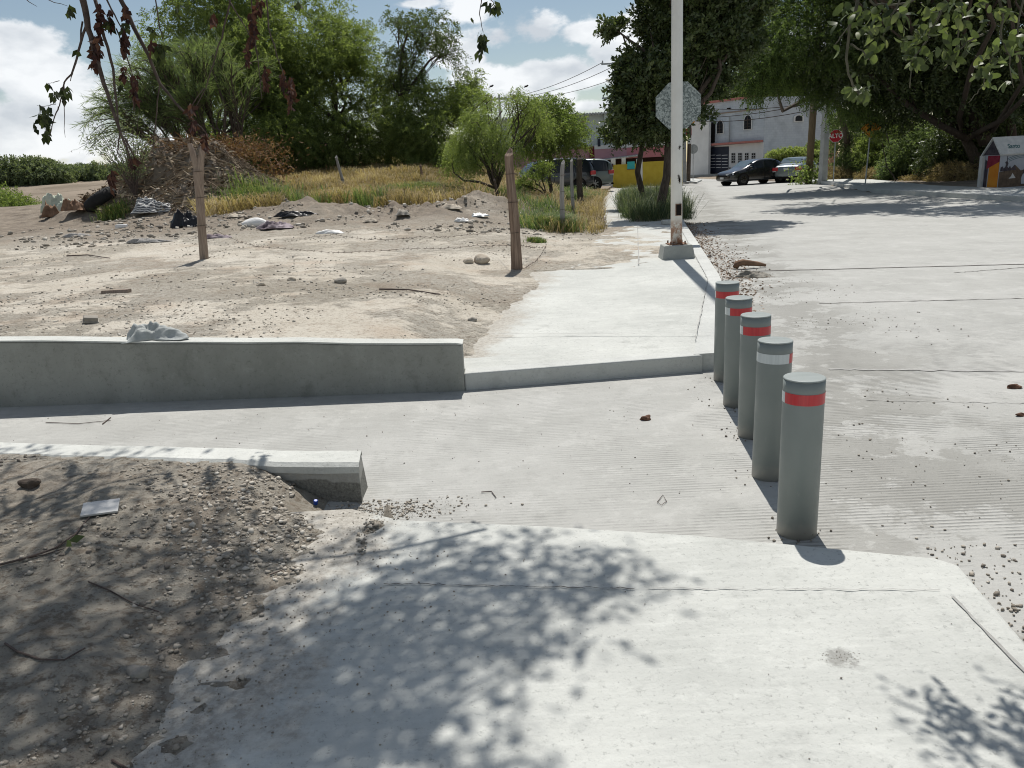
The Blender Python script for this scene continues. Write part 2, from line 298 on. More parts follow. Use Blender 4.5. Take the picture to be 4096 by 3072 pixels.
M_RED = std('red_reflective', (.42, .022, .03), (.56, .035, .04), 12, .35, 0, spec=.6, sc=(6, 6, .2))
M_WHITER = std('white_reflective', (.50, .54, .54), (.62, .66, .66), 12, .3, 0, spec=.6, sc=(6, 6, .2))
M_WIRE = std('rusty_wire', (.05, .04, .035), (.10, .07, .05), 20, .8)
M_RUST = std('rust', (.09, .035, .02), (.30, .19, .13), 25, .9, .4, 60)
M_BLACK = std('black_void', (.008, .006, .005), (.014, .01, .008), 5, .9)
M_METAL = std('galvanised', (.30, .32, .32), (.45, .47, .47), 8, .5, metal=.5)
M_DARKGLASS = std('dark_glass', (.010, .013, .016), (.016, .02, .025), 2, .12, spec=.3)
M_PANE = std('dark_pane', (.010, .012, .014), (.02, .022, .026), 2, .6, spec=.15)
M_SKYGLASS = std('car_glass', (.06, .09, .10), (.09, .12, .13), 2, .06, spec=.9)
M_TYRE = std('tyre_rubber', (.012, .012, .012), (.022, .022, .022), 12, .8, .4, 30)
M_ALLOY = std('alloy', (.45, .46, .47), (.55, .56, .57), 5, .35, metal=.6)
M_LAMPRED = std('tail_lamp_red', (.40, .012, .02), (.5, .02, .03), 6, .2, spec=.6)
M_LAMPW = std('clear_lamp', (.45, .47, .48), (.6, .62, .63), 6, .15, spec=.6)
M_PLATE = std('plate_white', (.55, .55, .53), (.65, .65, .63), 6, .5)
M_CBLACK = std('black_car_paint', (.010, .011, .012), (.016, .016, .018), 1.5, .22, spec=.5, coat=.6)
M_CDARK = std('dark_blue_car_paint', (.012, .016, .024), (.018, .022, .032), 1.5, .25, spec=.5, coat=.6)
M_CGREY = std('grey_green_car_paint', (.12, .145, .14), (.145, .17, .165), 1.5, .3, metal=.3, coat=.5)
M_CSILV = std('blue_silver_car_paint', (.15, .18, .19), (.18, .21, .22), 1.5, .28, metal=.35, coat=.5)
def polemat():
    m, t, b = newmat('white_pole_paint'); v = coords(t, True)
    base = ramp(t, noise(t, v, 3., 5), .3, .7, (.60, .60, .57), (.70, .70, .67))
    ch = rng01(t, noise(t, v, 11., 8, .75, (1, 1, .55)), .655, .68); sep = N(t, 'ShaderNodeSeparateXYZ'); link(t, v, sep.inputs[0])
    low = rng01(t, sep.outputs[2], 3.2, .5); base = mix(t, mth(t, 'MULTIPLY', ch, low), base, (.10, .075, .06))
    ru = mth(t, 'MULTIPLY', rng01(t, sep.outputs[2], .42, .27), rng01(t, noise(t, v, 9., 6, .7), .38, .55)); base = mix(t, ru, base, (.30, .17, .11))
    link(t, base, b.inputs['Base Color']); b.inputs['Roughness'].default_value = .4; bump(t, b, noise(t, v, 30, 3), .1, .01); return m
M_POLE = polemat()
def signback():
    m, t, b = newmat('mottled_sign_back'); v = coords(t, True); n = N(t, 'ShaderNodeTexVoronoi'); n.inputs['Scale'].default_value = 44.; n.distance = 'CHEBYCHEV'
    wv = N(t, 'ShaderNodeVectorMath', operation='ADD'); link(t, v, wv.inputs[0]); nn_ = N(t, 'ShaderNodeTexNoise'); nn_.inputs['Scale'].default_value = 12.; link(t, v, nn_.inputs['Vector'])
    s_ = N(t, 'ShaderNodeVectorMath', operation='SCALE'); link(t, nn_.outputs['Color'], s_.inputs[0]); s_.inputs['Scale'].default_value = .12; link(t, s_.outputs[0], wv.inputs[1]); link(t, wv.outputs[0], n.inputs['Vector'])
    sp = N(t, 'ShaderNodeSeparateColor'); link(t, n.outputs['Color'], sp.inputs[0])
    link(t, ramp(t, sp.outputs[0], .2, .8, (.10, .125, .125), (.34, .385, .38)), b.inputs['Base Color']); b.inputs['Metallic'].default_value = .25; b.inputs['Roughness'].default_value = .5; return m
M_SIGNBACK = signback()
def blockwall(name, c1, c2, mort, sx=.4, sz=.2):
    m, t, b = newmat(name); v = coords(t, True); br = N(t, 'ShaderNodeTexBrick'); mp = N(t, 'ShaderNodeMapping'); mp.inputs['Rotation'].default_value = (math.pi / 2, 0, 0)
    link(t, v, mp.inputs[0]); link(t, mp.outputs[0], br.inputs['Vector']); br.inputs['Scale'].default_value = 1.; br.inputs['Brick Width'].default_value = sx; br.inputs['Row Height'].default_value = sz; br.inputs['Mortar Size'].default_value = .008
    br.inputs['Color1'].default_value = (*c1, 1); br.inputs['Color2'].default_value = (*c2, 1); br.inputs['Mortar'].default_value = (*mort, 1)
    st = rng01(t, noise(t, v, .45, 7, .6), .42, .62); col = mix(t, mth(t, 'MULTIPLY', st, .45), br.outputs[0], tuple(c * .55 for c in c1))
    link(t, col, b.inputs['Base Color']); b.inputs['Roughness'].default_value = .9; return m
M_HBLUE = blockwall('pale_blue_block_wall', (.47, .51, .55), (.52, .56, .59), (.40, .44, .48))
M_HWHITE = std('white_render', (.60, .60, .585), (.70, .70, .68), 1.2, .9)
M_HTOP = std('aqua_white_render', (.46, .53, .53), (.55, .62, .61), .8, .9)
M_PINK = std('pink_paint', (.46, .25, .28), (.54, .30, .33), 1, .85)
M_PINK2 = std('rose_paint', (.50, .19, .22), (.56, .23, .26), 1, .85)
M_MAROON = std('maroon_paint', (.14, .02, .03), (.19, .035, .045), 2, .8)
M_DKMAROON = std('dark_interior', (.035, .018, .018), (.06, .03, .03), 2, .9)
M_YEL = std('mustard_paint', (.44, .32, .035), (.52, .39, .05), 2.5, .85, .1, 20)
M_TEAL = std('teal_board', (.03, .33, .33), (.05, .42, .40), 2, .6)
M_TRIMRED = std('red_trim', (.36, .14, .12), (.45, .19, .16), 3, .8)
M_GATE = std('navy_gate', (.012, .016, .03), (.02, .026, .045), 3, .5)
M_LATT = std('lattice_block', (.30, .31, .31), (.42, .43, .42), 4, .9)
M_CONCPOLE = std('pole_concrete', (.30, .31, .31), (.40, .41, .40), 3, .85, .2, 25)
M_SIGNRED = std('sign_red', (.36, .012, .025), (.44, .02, .035), 4, .5)
M_SIGNW = std('sign_white', (.62, .62, .62), (.72, .72, .72), 4, .5)
M_ORANGE = std('sign_amber', (.62, .24, .015), (.70, .30, .02), 4, .5)
M_CLOTHG = std('grey_cloth', (.30, .32, .31), (.42, .44, .43), 9, .9, .5, 30)
M_CLOTHB = std('black_plastic', (.008, .008, .009), (.02, .02, .022), 6, .35, .4, 20)
M_CLOTHW = std('white_plastic', (.60, .60, .58), (.72, .72, .70), 6, .6, .5, 20)
M_CLOTHP = std('purple_grey_cloth', (.05, .03, .04), (.42, .36, .38), 5, .9, .5, 20)
M_TILE = std('glazed_tile', (.42, .42, .41), (.52, .52, .50), 4, .35, spec=.5)
M_BROWNL = std('brown_debris', (.06, .03, .02), (.20, .11, .07), 30, .9, .6, 30)
M_BLUE = std('blue_cap', (.01, .05, .30), (.02, .07, .36), 4, .4)
M_CARD = std('cardboard', (.12, .07, .045), (.26, .16, .10), 6, .9)
M_GREENW = std('pale_green_bag', (.38, .42, .33), (.55, .58, .48), 6, .8, .5, 12)
def stripes():
    m, t, b = newmat('striped_blanket'); v = coords(t, True); sp = N(t, 'ShaderNodeSeparateXYZ'); link(t, v, sp.inputs[0])
    s = mth(t, 'SINE', mth(t, 'MULTIPLY', mth(t, 'ADD', mth(t, 'ADD', sp.outputs[2], mth(t, 'MULTIPLY', sp.outputs[1], .6)), mth(t, 'MULTIPLY', noise(t, v, 3, 3), .25)), 75.))
    link(t, ramp(t, rng01(t, s, -.2, .3), 0, 1, (.10, .10, .11), (.58, .58, .55)), b.inputs['Base Color']); b.inputs['Roughness'].default_value = .9; return m
M_STRIPE = stripes()
# ------------------------------------------------------------------ terrain
def xe(y):      # left edge of the far walkway
    return np.interp(y, [5.7, 6.6, 7.5, 8.6, 9.7, 10.6, 11.5, 12.2, 15, 19.2, 25, 35.4, 46, 54, 70], [-.36, -.42, -.26, -.02, .34, .36, .28, 1.15, 1.7, 2.45, 3.15, 4.5, 6.3, 7.6, 10])
def xk(y):      # kerb line of the road
    return np.interp(y, [5.9, 9.58, 13.78, 18.86, 29.2, 40, 50, 60], [1.6, 2.67, 3.43, 4.35, 6.3, 8.3, 11.2, 16])
def ywall(x): return 5.68 + .0726 * (-.36 - x)
def ycurb(x): return 3.68 + .228 * (-.80 - x)
def wtop(x): return .36 + .17 * (-.36 - x) / 3.72
KR = [P(a, b, 0) for a, b in ((1745, 394.5), (1790, 400), (1840, 408), (1890, 417), (1950, 421.5), (2050, 427), (2140, 432), (2212, 436.5))]
KRx = [k[0] for k in KR][::-1]; KRy = [k[1] for k in KR][::-1]
def xright(y):  # face of the kerb across the road
    return np.interp(y, [-5, 12] + sorted(KRy), [26, 18.5] + [KRx[i] for i in np.argsort(KRy)])
def T(x, y, rough=True):
    x = np.asarray(x, float); y = np.asarray(y, float)
    nlo = fbm(x, y, .45, 3) - .5; nmid = fbm(x + 31, y + 7, 2.2, 4) - .5; nhi = fbm(x + 5, y + 3, 9., 4, .6) - .5
    z = np.full(np.broadcast(x, y).shape, -.07)
    # vacant lot
    prof = np.interp(y, [5.5, 8, 11, 14, 18, 23, 27, 30, 36, 45, 60, 100, 160, 400], [.0, .02, .0, .02, .15, .38, .56, .78, 1.28, 1.9, 2.05, 2.0, 2.2, 3.])
    base = .33 + .035 * np.clip(-x - .4, 0, 4)
    edge = xe(y) - x
    wd = np.interp(y, [6, 9, 13, 20, 30, 45], [.55, 1.0, 2.2, 3.2, 5.5, 9.])
    lot = .17 + (base - .17) * sm(0., 1., edge / wd) + prof * sm(0., 1., edge / (wd * 1.3)) 
    rough_amp = np.interp(y, [6, 12, 16, 19, 27, 36], [.25, .3, .6, 1.5, 1.8, 1.])
    brk = sm(-.05, .8, edge)
    lot = lot + (nlo * .10 + nmid * .075 + nhi * .035) * rough_amp * (brk * .75 + .25)
    ridge = np.exp(-((y - 21.2 - 1.0 * np.sin(x * .5)) / 1.5) ** 2) * sm(-11, -4, x) * sm(4.2, 1.5, x)
    lot = lot + ridge * (.05 + .55 * np.abs(nmid) + .30 * np.exp(-((x + .4) / 1.5) ** 2) + .25 * np.exp(-((x + 5.2) / .9) ** 2))
    # land left of the lot falls and rises again to the scrub
    lf = sm(-13.5, -19, x + .18 * (y - 30)) * sm(30, 38, y)
    val = np.interp(y, [30, 38, 46, 56, 75, 110, 150, 400], [.9, .5, -.1, .1, 1.3, 3.2, 3.9, 7.]) + nlo * .5 * sm(40, 60, y)
    lot = lot * (1 - lf) + val * lf
    lot = lot * (1 - sm(-7, -14, x) * sm(36, 18, y)) + (lot * .55 + .25) * sm(-7, -14, x) * sm(36, 18, y)
    # debris mound
    mc = P(405, 400, d=26.5); dx = (x - mc[0]); dx = np.where(dx < 0, dx / 5.0, dx / 4.1); dy = (y - 26.8) / 2.9; r = np.sqrt(dx * dx + dy * dy)
    hm = np.minimum(1.9 * np.clip(1 - r ** 1.1, 0, 1), 1.55 + .25 * nlo) * (1 + .8 * nmid + .7 * nlo)
    lot = lot + hm + nhi * .16 * (hm > .05)
    inlot = (y > ywall(x) + .07) & (edge > -.5)
    lotz = np.where(edge > 0, lot, .163 + edge * .30 + nmid * .035 + nhi * .07 )
    lotz = np.where((edge <= 0.02) & (y < 6.25), -.07, lotz)
    patch = (y > 11.3) & (y < 19) & (edge > -1.6) & (edge <= 0)
    lotz = np.where(patch, .172 + edge * .018 + nmid * .075 + nhi * .03, lotz)
    z = np.where(inlot | patch, lotz, z)
    # soil strip with weeds between walk and kerb
    strip = (y > 20.2) & (y < 50) & (x > xe(y) + .75) & (x < xk(y) - .12)
    z = np.where(strip, .185 + nmid * .06, z)
    # near mound of dirt
    inner = ycurb(x) - y
    ed2 = np.interp(y, [-6, 1.5, 1.88, 2.2, 2.52, 3.0, 3.53, 3.75], [-.9, -.95, -.98, -.98, -.90, -.76, -.62, -.60]) - x
    hh = .075 + .12 * sm(0, .8, ed2) + .05 * sm(.6, 2.2, ed2)
    endz = sm(1.35, .25, ed2 + .35) * sm(.55, .0, inner)             # hollow at the kerb's end
    hh = hh - .17 * endz
    hh = hh + nlo * .07 * sm(0, .5, ed2) + nmid * .06 * (.3 + sm(0, .4, ed2)) + nhi * .035
    hh = np.where(inner < .10, np.minimum(hh, .205 + nhi * .03), hh)
    near = (inner > -.02) & (ed2 > -.35) & (y < 8)
    near = near & ~((ed2 < -.02) & (y > 3.30)) & ~((ed2 < .12) & (y > 3.48))
    z = np.where(near, np.where(ed2 > 0, hh, .076 + ed2 * .17 + nmid * .018 + nhi * .10), z)
    # far side of the road
    rs = (x > xright(y) + .2)
    back = .10 + .5 * sm(6, 25, x - xright(y))
    z = np.where(rs, back + nmid * .04, z)
    z = np.where((y > 84) & (x > -8) & (~rs), .2, z)
    return z
def axis(segs):
    out = []
    for a, b, s in segs: out += list(np.arange(a, b, s))
    return np.array(out + [segs[-1][1]])
gx = axis([(-420, -60, 30), (-60, -22, 2), (-22, -11, .5), (-11, -5, .12), (-5, 1.4, .045), (1.4, 4.5, .12), (4.5, 12, .5), (12, 30, .6), (30, 60, 3), (60, 420, 30)])
gy = axis([(-40, -4, 6), (-4, 1, .5), (1, 4.6, .03), (4.6, 9, .07), (9, 18, .07), (18, 32, .13), (32, 60, .6), (60, 160, 3), (160, 900, 40)])
GX, GY = np.meshgrid(gx, gy); GZ = T(GX, GY)
nx, ny = len(gx), len(gy); I = np.arange(nx * ny).reshape(ny, nx)
tag(npmesh('ground', np.stack([GX, GY, GZ], -1).reshape(-1, 3), np.stack([I[:-1, :-1], I[:-1, 1:], I[1:, 1:], I[1:, :-1]], -1).reshape(-1, 4), M_DIRT, smooth=True), kind='structure')
def tz(x, y): return float(T(np.array([x]), np.array([y]))[0])
def G(px, py, d=None):
    """ground point under a surveyed position, walking out along the line of sight"""
    if d is not None: q = P(px, py, d=d); return np.array([q[0], q[1], tz(q[0], q[1])])
    lo = None
    for yy in np.concatenate([np.arange(1.2, 12, .04), np.arange(12, 60, .1)]):
        q = P(px, py, d=yy)
        s = max(tz(q[0], q[1]), 0.)
        if q[2] <= s: return np.array([q[0], q[1], s])
    return q
# road sheet, slabs, kerbs
rgx = np.array([-14, 100.]); rgy = np.array([-14., 90])
MB().add([(-14, -14, 0), (100, -14, 0), (100, 88, 0), (-14, 88, 0)], [(0, 1, 2, 3)]).build('road', M_ROAD, kind='structure')
# near walkway
NS = [(-1.7, -6), (1.25, -6), (1.58, 2.05), (1.66, 2.62), (1.60, 2.69), (.74, 2.99), (.1, 3.16), (-.54, 3.30), (-.80, 3.46), (-1.7, 3.46)]
def offset_in(poly, dd):
    c = np.array(poly); n = len(c); out = []
    for i in range(n):
        a = c[i] - c[i - 1]; b = c[(i + 1) % n] - c[i]; na = np.array([-a[1], a[0]]) / np.linalg.norm(a); nb = np.array([-b[1], b[0]]) / np.linalg.norm(b)
        m_ = na + nb; m_ /= np.linalg.norm(m_); k = dd / max(.5, m_ @ na); out.append(tuple(c[i] + m_ * k))
    return out
MB().prism(NS, -.06, .078, offset_in(NS, .015)).build('near_walkway', M_SLAB, bevel=.012, kind='structure')
# kerb band drawn on the slab: a joint groove just inside the edge
def strip(name, pts, wd, z, mat, zs=None, **k):
    b = MB(); pts = [Vector(p[:2]) for p in pts]; vs = []
    for i, p in enumerate(pts):
        t = (pts[min(i + 1, len(pts) - 1)] - pts[max(i - 1, 0)]).normalized(); n = Vector((-t.y, t.x)); ww = wd * (random.uniform(.5, 1.3) if wd < .05 else 1)
        vs += [(*(p + n * ww / 2), z), (*(p - n * ww / 2), z)]
    b.add(vs, [(2 * i + 1, 2 * i + 3, 2 * i + 2, 2 * i) for i in range(len(pts) - 1)]); return b.build(name, mat, **k)
def wiggle(a, b, n, amp):
    return [(a[0] + (b[0] - a[0]) * t + random.uniform(-amp, amp) * .3, a[1] + (b[1] - a[1]) * t + random.uniform(-amp, amp)) for t in np.linspace(0, 1, n)]
M_CRACK = std('joint_dirt', (.06, .055, .05), (.13, .12, .11), 20, .95)
M_GAP = std('filled_joint', (.26, .255, .24), (.40, .40, .38), 14, .95, .5, 40)
strip('walkway_joint', wiggle((1.50, 2.40), (1.44, 1.2), 26, .004), .012, .0825, M_GAP, kind='structure')
strip('walkway_joint', wiggle(P(830, 1262, .08)[:2], P(1370, 1272, .08)[:2], 40, .006), .0045, .0835, M_CRACK, kind='structure')
strip('walkway_joint', wiggle(P(1400, 1272, .08)[:2], P(2030, 1275, .08)[:2], 40, .006), .004, .083, M_GAP, kind='structure')
# far walkway
yk = [5.95, 7.5, 9.58, 13.78, 18.86, 24, 29.2, 40, 50]
FS = [(float(xk(y)) - .17, y + (0 if i else -.02)) for i, y in enumerate(yk)] + [(float(xe(y)) - .5 if y > 5 else 0, y) for y in (50, 40, 30, 20, 12.2)] + [(.2, 11.6), (.2, 9.7), (-.5, 7.5), (-.6, 6.3), (-.36, 5.86)]
def zf(x, y): return .13 + .03 * min(1, max(0, (y - 6) / 2))
MB().prism(FS, -.06, zf).build('far_walkway', M_SLAB, kind='structure')
# kerb nosing along the ramp and the road
KN = [(-.36, 5.70), (1.48, 5.88), (1.60, 5.95), (1.52, 6.10), (1.42, 5.98), (-.36, 5.82)]
KN = [(-.36, 5.70), (1.5, 5.87), (1.42, 6.02), (-.36, 5.855)]
MB().prism(KN, -.06, .134).build('ramp_kerb', M_KERB, bevel=.012, kind='structure')
ys_ = np.concatenate([np.arange(5.9, 20, .5), np.arange(20, 50.1, 2)])
kp = [(float(xk(y)), float(y)) for y in ys_]; kq = [(float(xk(y)) - .166, float(y)) for y in ys_][::-1]
MB().prism(kp + kq, -.06, lambda x, y: .137 + .03 * min(1, max(0, (y - 6) / 2))).build('road_kerb', M_KERB, kind='structure')
strip('walkway_joint', [(float(xk(y)) - .17 + random.uniform(-.006, .006), y) for y in np.arange(6.3, 19.8, .12)], .009, .1675, M_GAP, kind='structure')
strip('walkway_joint', wiggle(P(1380, 572, .16)[:2], P(1377, 487, .16)[:2], 30, .01), .018, .1675, M_GAP, kind='structure')
strip('walkway_joint', wiggle(P(1070, 723, .16)[:2], P(1535, 721, .16)[:2], 30, .008), .010, .169, M_GAP, kind='structure')
# road joints
for (a, b, c, d_, wd_, mt) in ((1600, 587, 2212, 571, .05, M_CRACK), (1770, 656, 2212, 645, .02, M_CRACK), (1790, 798, 2212, 803, .035, M_GAP), (2060, 590, 2212, 578, .02, M_CRACK), (1870, 865, 2212, 872, .008, M_GAP)):
    q1 = P(a, b); q2 = P(c, d_); e_ = q2 + (q2 - q1) * 2.2
    strip('road_joint', wiggle(q1[:2], e_[:2], 90, .012), wd_, .004, mt, kind='structure')
# retaining wall and near kerb
b = MB(); xs = list(np.arange(-12, -.36, .4)) + [-.36]; rj = [random.uniform(-.006, .006) for _ in xs]
vs = []
for i, x in enumerate(xs): y = ywall(x); vs += [(x, y, -.06), (x, y, wtop(x) + rj[i]), (x, y + .15, wtop(x) + rj[i]), (x, y + .15, -.06)]
fs = [(4 * i + a, 4 * i + 4 + a, 4 * i + 4 + (a + 1) % 4, 4 * i + (a + 1) % 4) for i in range(len(xs) - 1) for a in range(4)] + [(0, 1, 2, 3), tuple(4 * (len(xs) - 1) + a for a in (3, 2, 1, 0))]
wl = MB().add(vs, fs).build('retaining_wall', M_WALL, bevel=.01, label='long low grey concrete retaining wall holding up the dirt lot', cat='wall')
b = MB(); vs = []
for i, x in enumerate(xs[:-1]): y = ywall(x); vs += [(x, y - .006, wtop(x) + rj[i] + .003), (x, y + .155, wtop(x) + rj[i] + .003)]
x = -.353; vs += [(x, ywall(x) - .006, wtop(x) + rj[-1] + .003), (x, ywall(x) + .155, wtop(x) + rj[-1] + .003)]
cap = MB().add([(a, b_, c + .012) for a, b_, c in vs] + vs, [(2 * i + 1, 2 * i, 2 * i + 2, 2 * i + 3) for i in range(len(xs) - 1)] + [(2 * i, 2 * i + 2 * len(xs), 2 * i + 2 + 2 * len(xs), 2 * i + 2) for i in range(len(xs) - 1)]).build('wall_cap', M_CAP, wl)
b = MB(); vs = []; xs = list(np.arange(-9, -.8, .25)) + [-.80]; rj = [random.uniform(-.007, .007) for _ in xs]
for i, x in enumerate(xs):
    y = ycurb(x); zt = .205 + rj[i]; vs += [(x, y, -.06), (x - .0, y, zt - .02), (x, y + .02, zt), (x - .02, y + .19, zt), (x - .02, y + .20, zt - .03), (x, y + .205, -.06)]
n6 = 6; fs = [(n6 * i + a, n6 * i + n6 + a, n6 * i + n6 + (a + 1) % n6, n6 * i + (a + 1) % n6) for i in range(len(xs) - 1) for a in range(n6)] + [tuple(range(n6)), tuple(n6 * (len(xs) - 1) + a for a in range(n6 - 1, -1, -1))]
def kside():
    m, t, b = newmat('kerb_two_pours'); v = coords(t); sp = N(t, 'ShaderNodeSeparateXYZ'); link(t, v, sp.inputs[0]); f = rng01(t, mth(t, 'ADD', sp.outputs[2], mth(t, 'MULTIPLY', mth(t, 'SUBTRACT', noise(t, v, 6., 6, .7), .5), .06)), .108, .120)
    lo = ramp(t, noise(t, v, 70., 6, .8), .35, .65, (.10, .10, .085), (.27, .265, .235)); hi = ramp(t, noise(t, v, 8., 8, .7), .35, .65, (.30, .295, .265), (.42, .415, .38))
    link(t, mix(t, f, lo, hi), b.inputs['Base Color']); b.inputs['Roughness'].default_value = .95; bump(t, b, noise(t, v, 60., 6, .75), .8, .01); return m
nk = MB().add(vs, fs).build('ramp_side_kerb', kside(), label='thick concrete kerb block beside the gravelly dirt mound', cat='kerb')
b = MB(); vs2 = []
for i, x in enumerate(xs):
    y = ycurb(x); zt = .205 + rj[i] + .002; x2 = x if i < len(xs) - 1 else x + .004; vs2 += [(x2, y - .004, zt - .055 + random.uniform(-.008, .008)), (x2, y - .004, zt - .015), (x2, y + .02, zt + .003), (x2 - .02, y + .19, zt + .003), (x2 - .02, y + .204, zt - .03)]
MB().add(vs2, [(5 * i + a, 5 * i + 5 + a, 5 * i + 6 + a, 5 * i + 1 + a) for i in range(len(xs) - 1) for a in range(4)]).build('kerb_top', M_CAP, nk)
# pavement across the road
kr = [(float(xright(y)), float(y)) for y in np.concatenate([np.arange(4, 20, 2.), np.arange(20, KRy and max(KRy), 1.), [max(KRy)]])]
krb = [(x + .18, y) for x, y in kr[::-1]]
MB().prism(krb[::-1] + kr[::-1], -.06, .15).build('far_kerb', M_KERB, kind='structure')
mxy = max(KRy)
pv = [(x + .18, y) for x, y in kr] + [(float(xright(mxy)) + .2, mxy + .3), (float(xright(mxy)) + 3.2, mxy + 3.)] + [(x + 2.6, y + .8) for x, y in kr[::-1]]
MB().prism(pv[::-1][::-1], -.06, .146).build('far_pavement', M_KERB, kind='structure')
# ------------------------------------------------------------------ scatter and foliage generators
ICO_V = np.array([(0, -1, 1.618), (0, 1, 1.618), (0, -1, -1.618), (0, 1, -1.618), (1, 1.618, 0), (-1, 1.618, 0), (1, -1.618, 0), (-1, -1.618, 0), (1.618, 0, 1), (-1.618, 0, 1), (1.618, 0, -1), (-1.618, 0, -1)]) / 1.902
ICO_F = np.array([(0, 8, 1), (0, 1, 9), (0, 9, 7), (0, 7, 6), (0, 6, 8), (8, 6, 10), (8, 10, 4), (8, 4, 1), (1, 4, 5), (1, 5, 9), (9, 5, 11), (9, 11, 7), (7, 11, 2), (7, 2, 6), (6, 2, 10), (10, 2, 3), (10, 3, 4), (4, 3, 5), (5, 3, 11), (11, 3, 2)])
def pebbles(name, pos, size, mat=None, flat=.65, tint=None, **k):
    n = len(pos); V = ICO_V[None] * (1 + RS.uniform(-.38, .38, (n, 12, 1)))
    s = size[:, None, None] * np.stack([np.ones(n), RS.uniform(.6, 1, n), RS.uniform(flat * .6, flat * 1.2, n)], -1)[:, None, :] * .5
    a = RS.rand(n) * 6.283; c, si = np.cos(a)[:, None], np.sin(a)[:, None]; V = V * s
    V = np.stack([V[..., 0] * c - V[..., 1] * si, V[..., 0] * si + V[..., 1] * c, V[..., 2]], -1) + pos[:, None, :]
    F = (ICO_F[None] + (np.arange(n) * 12)[:, None, None]).reshape(-1, 3)
    tv = np.repeat(RS.rand(n) if tint is None else tint, 12)
    return tag(npmesh(name, V.reshape(-1, 3), F, mat or M_STONE, tint=tv), **k)
def unit(a): return a / (np.linalg.norm(a, axis=-1, keepdims=True) + 1e-9)
def leaves(base, axis_, ln, wd, tint, nrm=None):
    """one diamond leaf per row"""
    n = len(base); ax = unit(axis_); r = RS.normal(size=(n, 3)) if nrm is None else nrm
    sd = unit(np.cross(ax, r)); up = np.cross(sd, ax); ln = np.broadcast_to(ln, n)[:, None]; wd = np.broadcast_to(wd, n)[:, None]
    V = np.stack([base, base + ax * ln * .45 + sd * wd * .5 + up * ln * .05, base + ax * ln, base + ax * ln * .45 - sd * wd * .5 + up * ln * .05], 1)
    return V.reshape(-1, 3), np.repeat(np.broadcast_to(tint, n), 4)
def quads(n): return np.arange(n * 4).reshape(n, 4)
def inlobes(lobes, n, shell=1.9, gap=.35, gs=1.1, seed=0):
    L = np.array(lobes, float); wv = L[:, 3] * L[:, 4] * L[:, 5]; wv = wv ** .8; k = RS.choice(len(L), int(n * 1.9), p=wv / wv.sum())
    u = unit(RS.normal(size=(len(k), 3))); r = RS.rand(len(k)) ** (1 / shell / 1.3)
    p = L[k, :3] + u * r[:, None] * L[k, 3:6] * (1 + .18 * wob(u[:, 0] * 3 + k, u[:, 2] * 3, 1.4, 2))[:, None]
    gn = wob(p[:, 0] + p[:, 1] * .5, p[:, 2] + p[:, 1] * .3, gs, seed) + wob(p[:, 1] * 1.1, p[:, 0] * .7 + p[:, 2], gs * 1.7, seed + 3) * .6
    p = p[gn > np.quantile(gn, gap)]; return p[:n]
def crown(name, parent, lobes, n, per, tw, ll, lw, mat, droop=.3, gap=.3, gs=1.1, seed=0, up=.2, bright=0., out=None, spread=.35):
    p = inlobes(lobes, n, gap=gap, gs=gs, seed=seed); n = len(p)
    c = np.array(lobes)[:, :3].mean(0); d = unit(unit(p - c) * .8 + RS.normal(size=(n, 3)) * .6 + np.array([0, 0, up - droop]))
    L = tw * RS.uniform(.6, 1.3, n); t = (np.arange(per) + .5) / per
    sagg = np.stack([np.zeros(per), np.zeros(per), -t ** 2 * droop], -1)
    pos = p[:, None, :] + d[:, None, :] * (t[None, :, None] * L[:, None, None]) + sagg[None] * L[:, None, None]
    s1 = unit(np.cross(d, RS.normal(size=(n, 3))))[:, None, :] * (np.where(np.arange(per) % 2, 1, -1))[None, :, None]
    ax = d[:, None, :] * .7 + s1 + np.array([0, 0, -droop * .6]) + RS.normal(size=(n, per, 3)) * spread
    tint = np.clip(RS.rand(n)[:, None] * .55 + RS.rand(n, per) * .35 + bright, 0, 1)
    V, tv = leaves(pos.reshape(-1, 3), ax.reshape(-1, 3), ll * RS.uniform(.7, 1.3, n * per), lw * RS.uniform(.7, 1.3, n * per), tint.ravel())
    return npmesh(name, V, quads(n * per), mat, parent, tv), p
def limbs(mb, start, ends, r0_, depth_noise=.12, seg=5, n=6, r1=.015):
    s = np.array(start, float)
    for e in ends:
        e = np.array(e, float); L = np.linalg.norm(e - s); pts = []; rad = []
        off = RS.normal(size=3) * L * depth_noise
        for i in range(seg + 1):
            t = i / seg; q = s + (e - s) * t + off * math.sin(t * math.pi) + np.array([0, 0, L * .07 * math.sin(t * math.pi)]) + (RS.normal(size=3) * L * .02 if 0 < i < seg else 0); pts.append(q); rad.append(r0_ * (1 - t) ** .8 + r1)
        mb.tube(pts, rad, n)
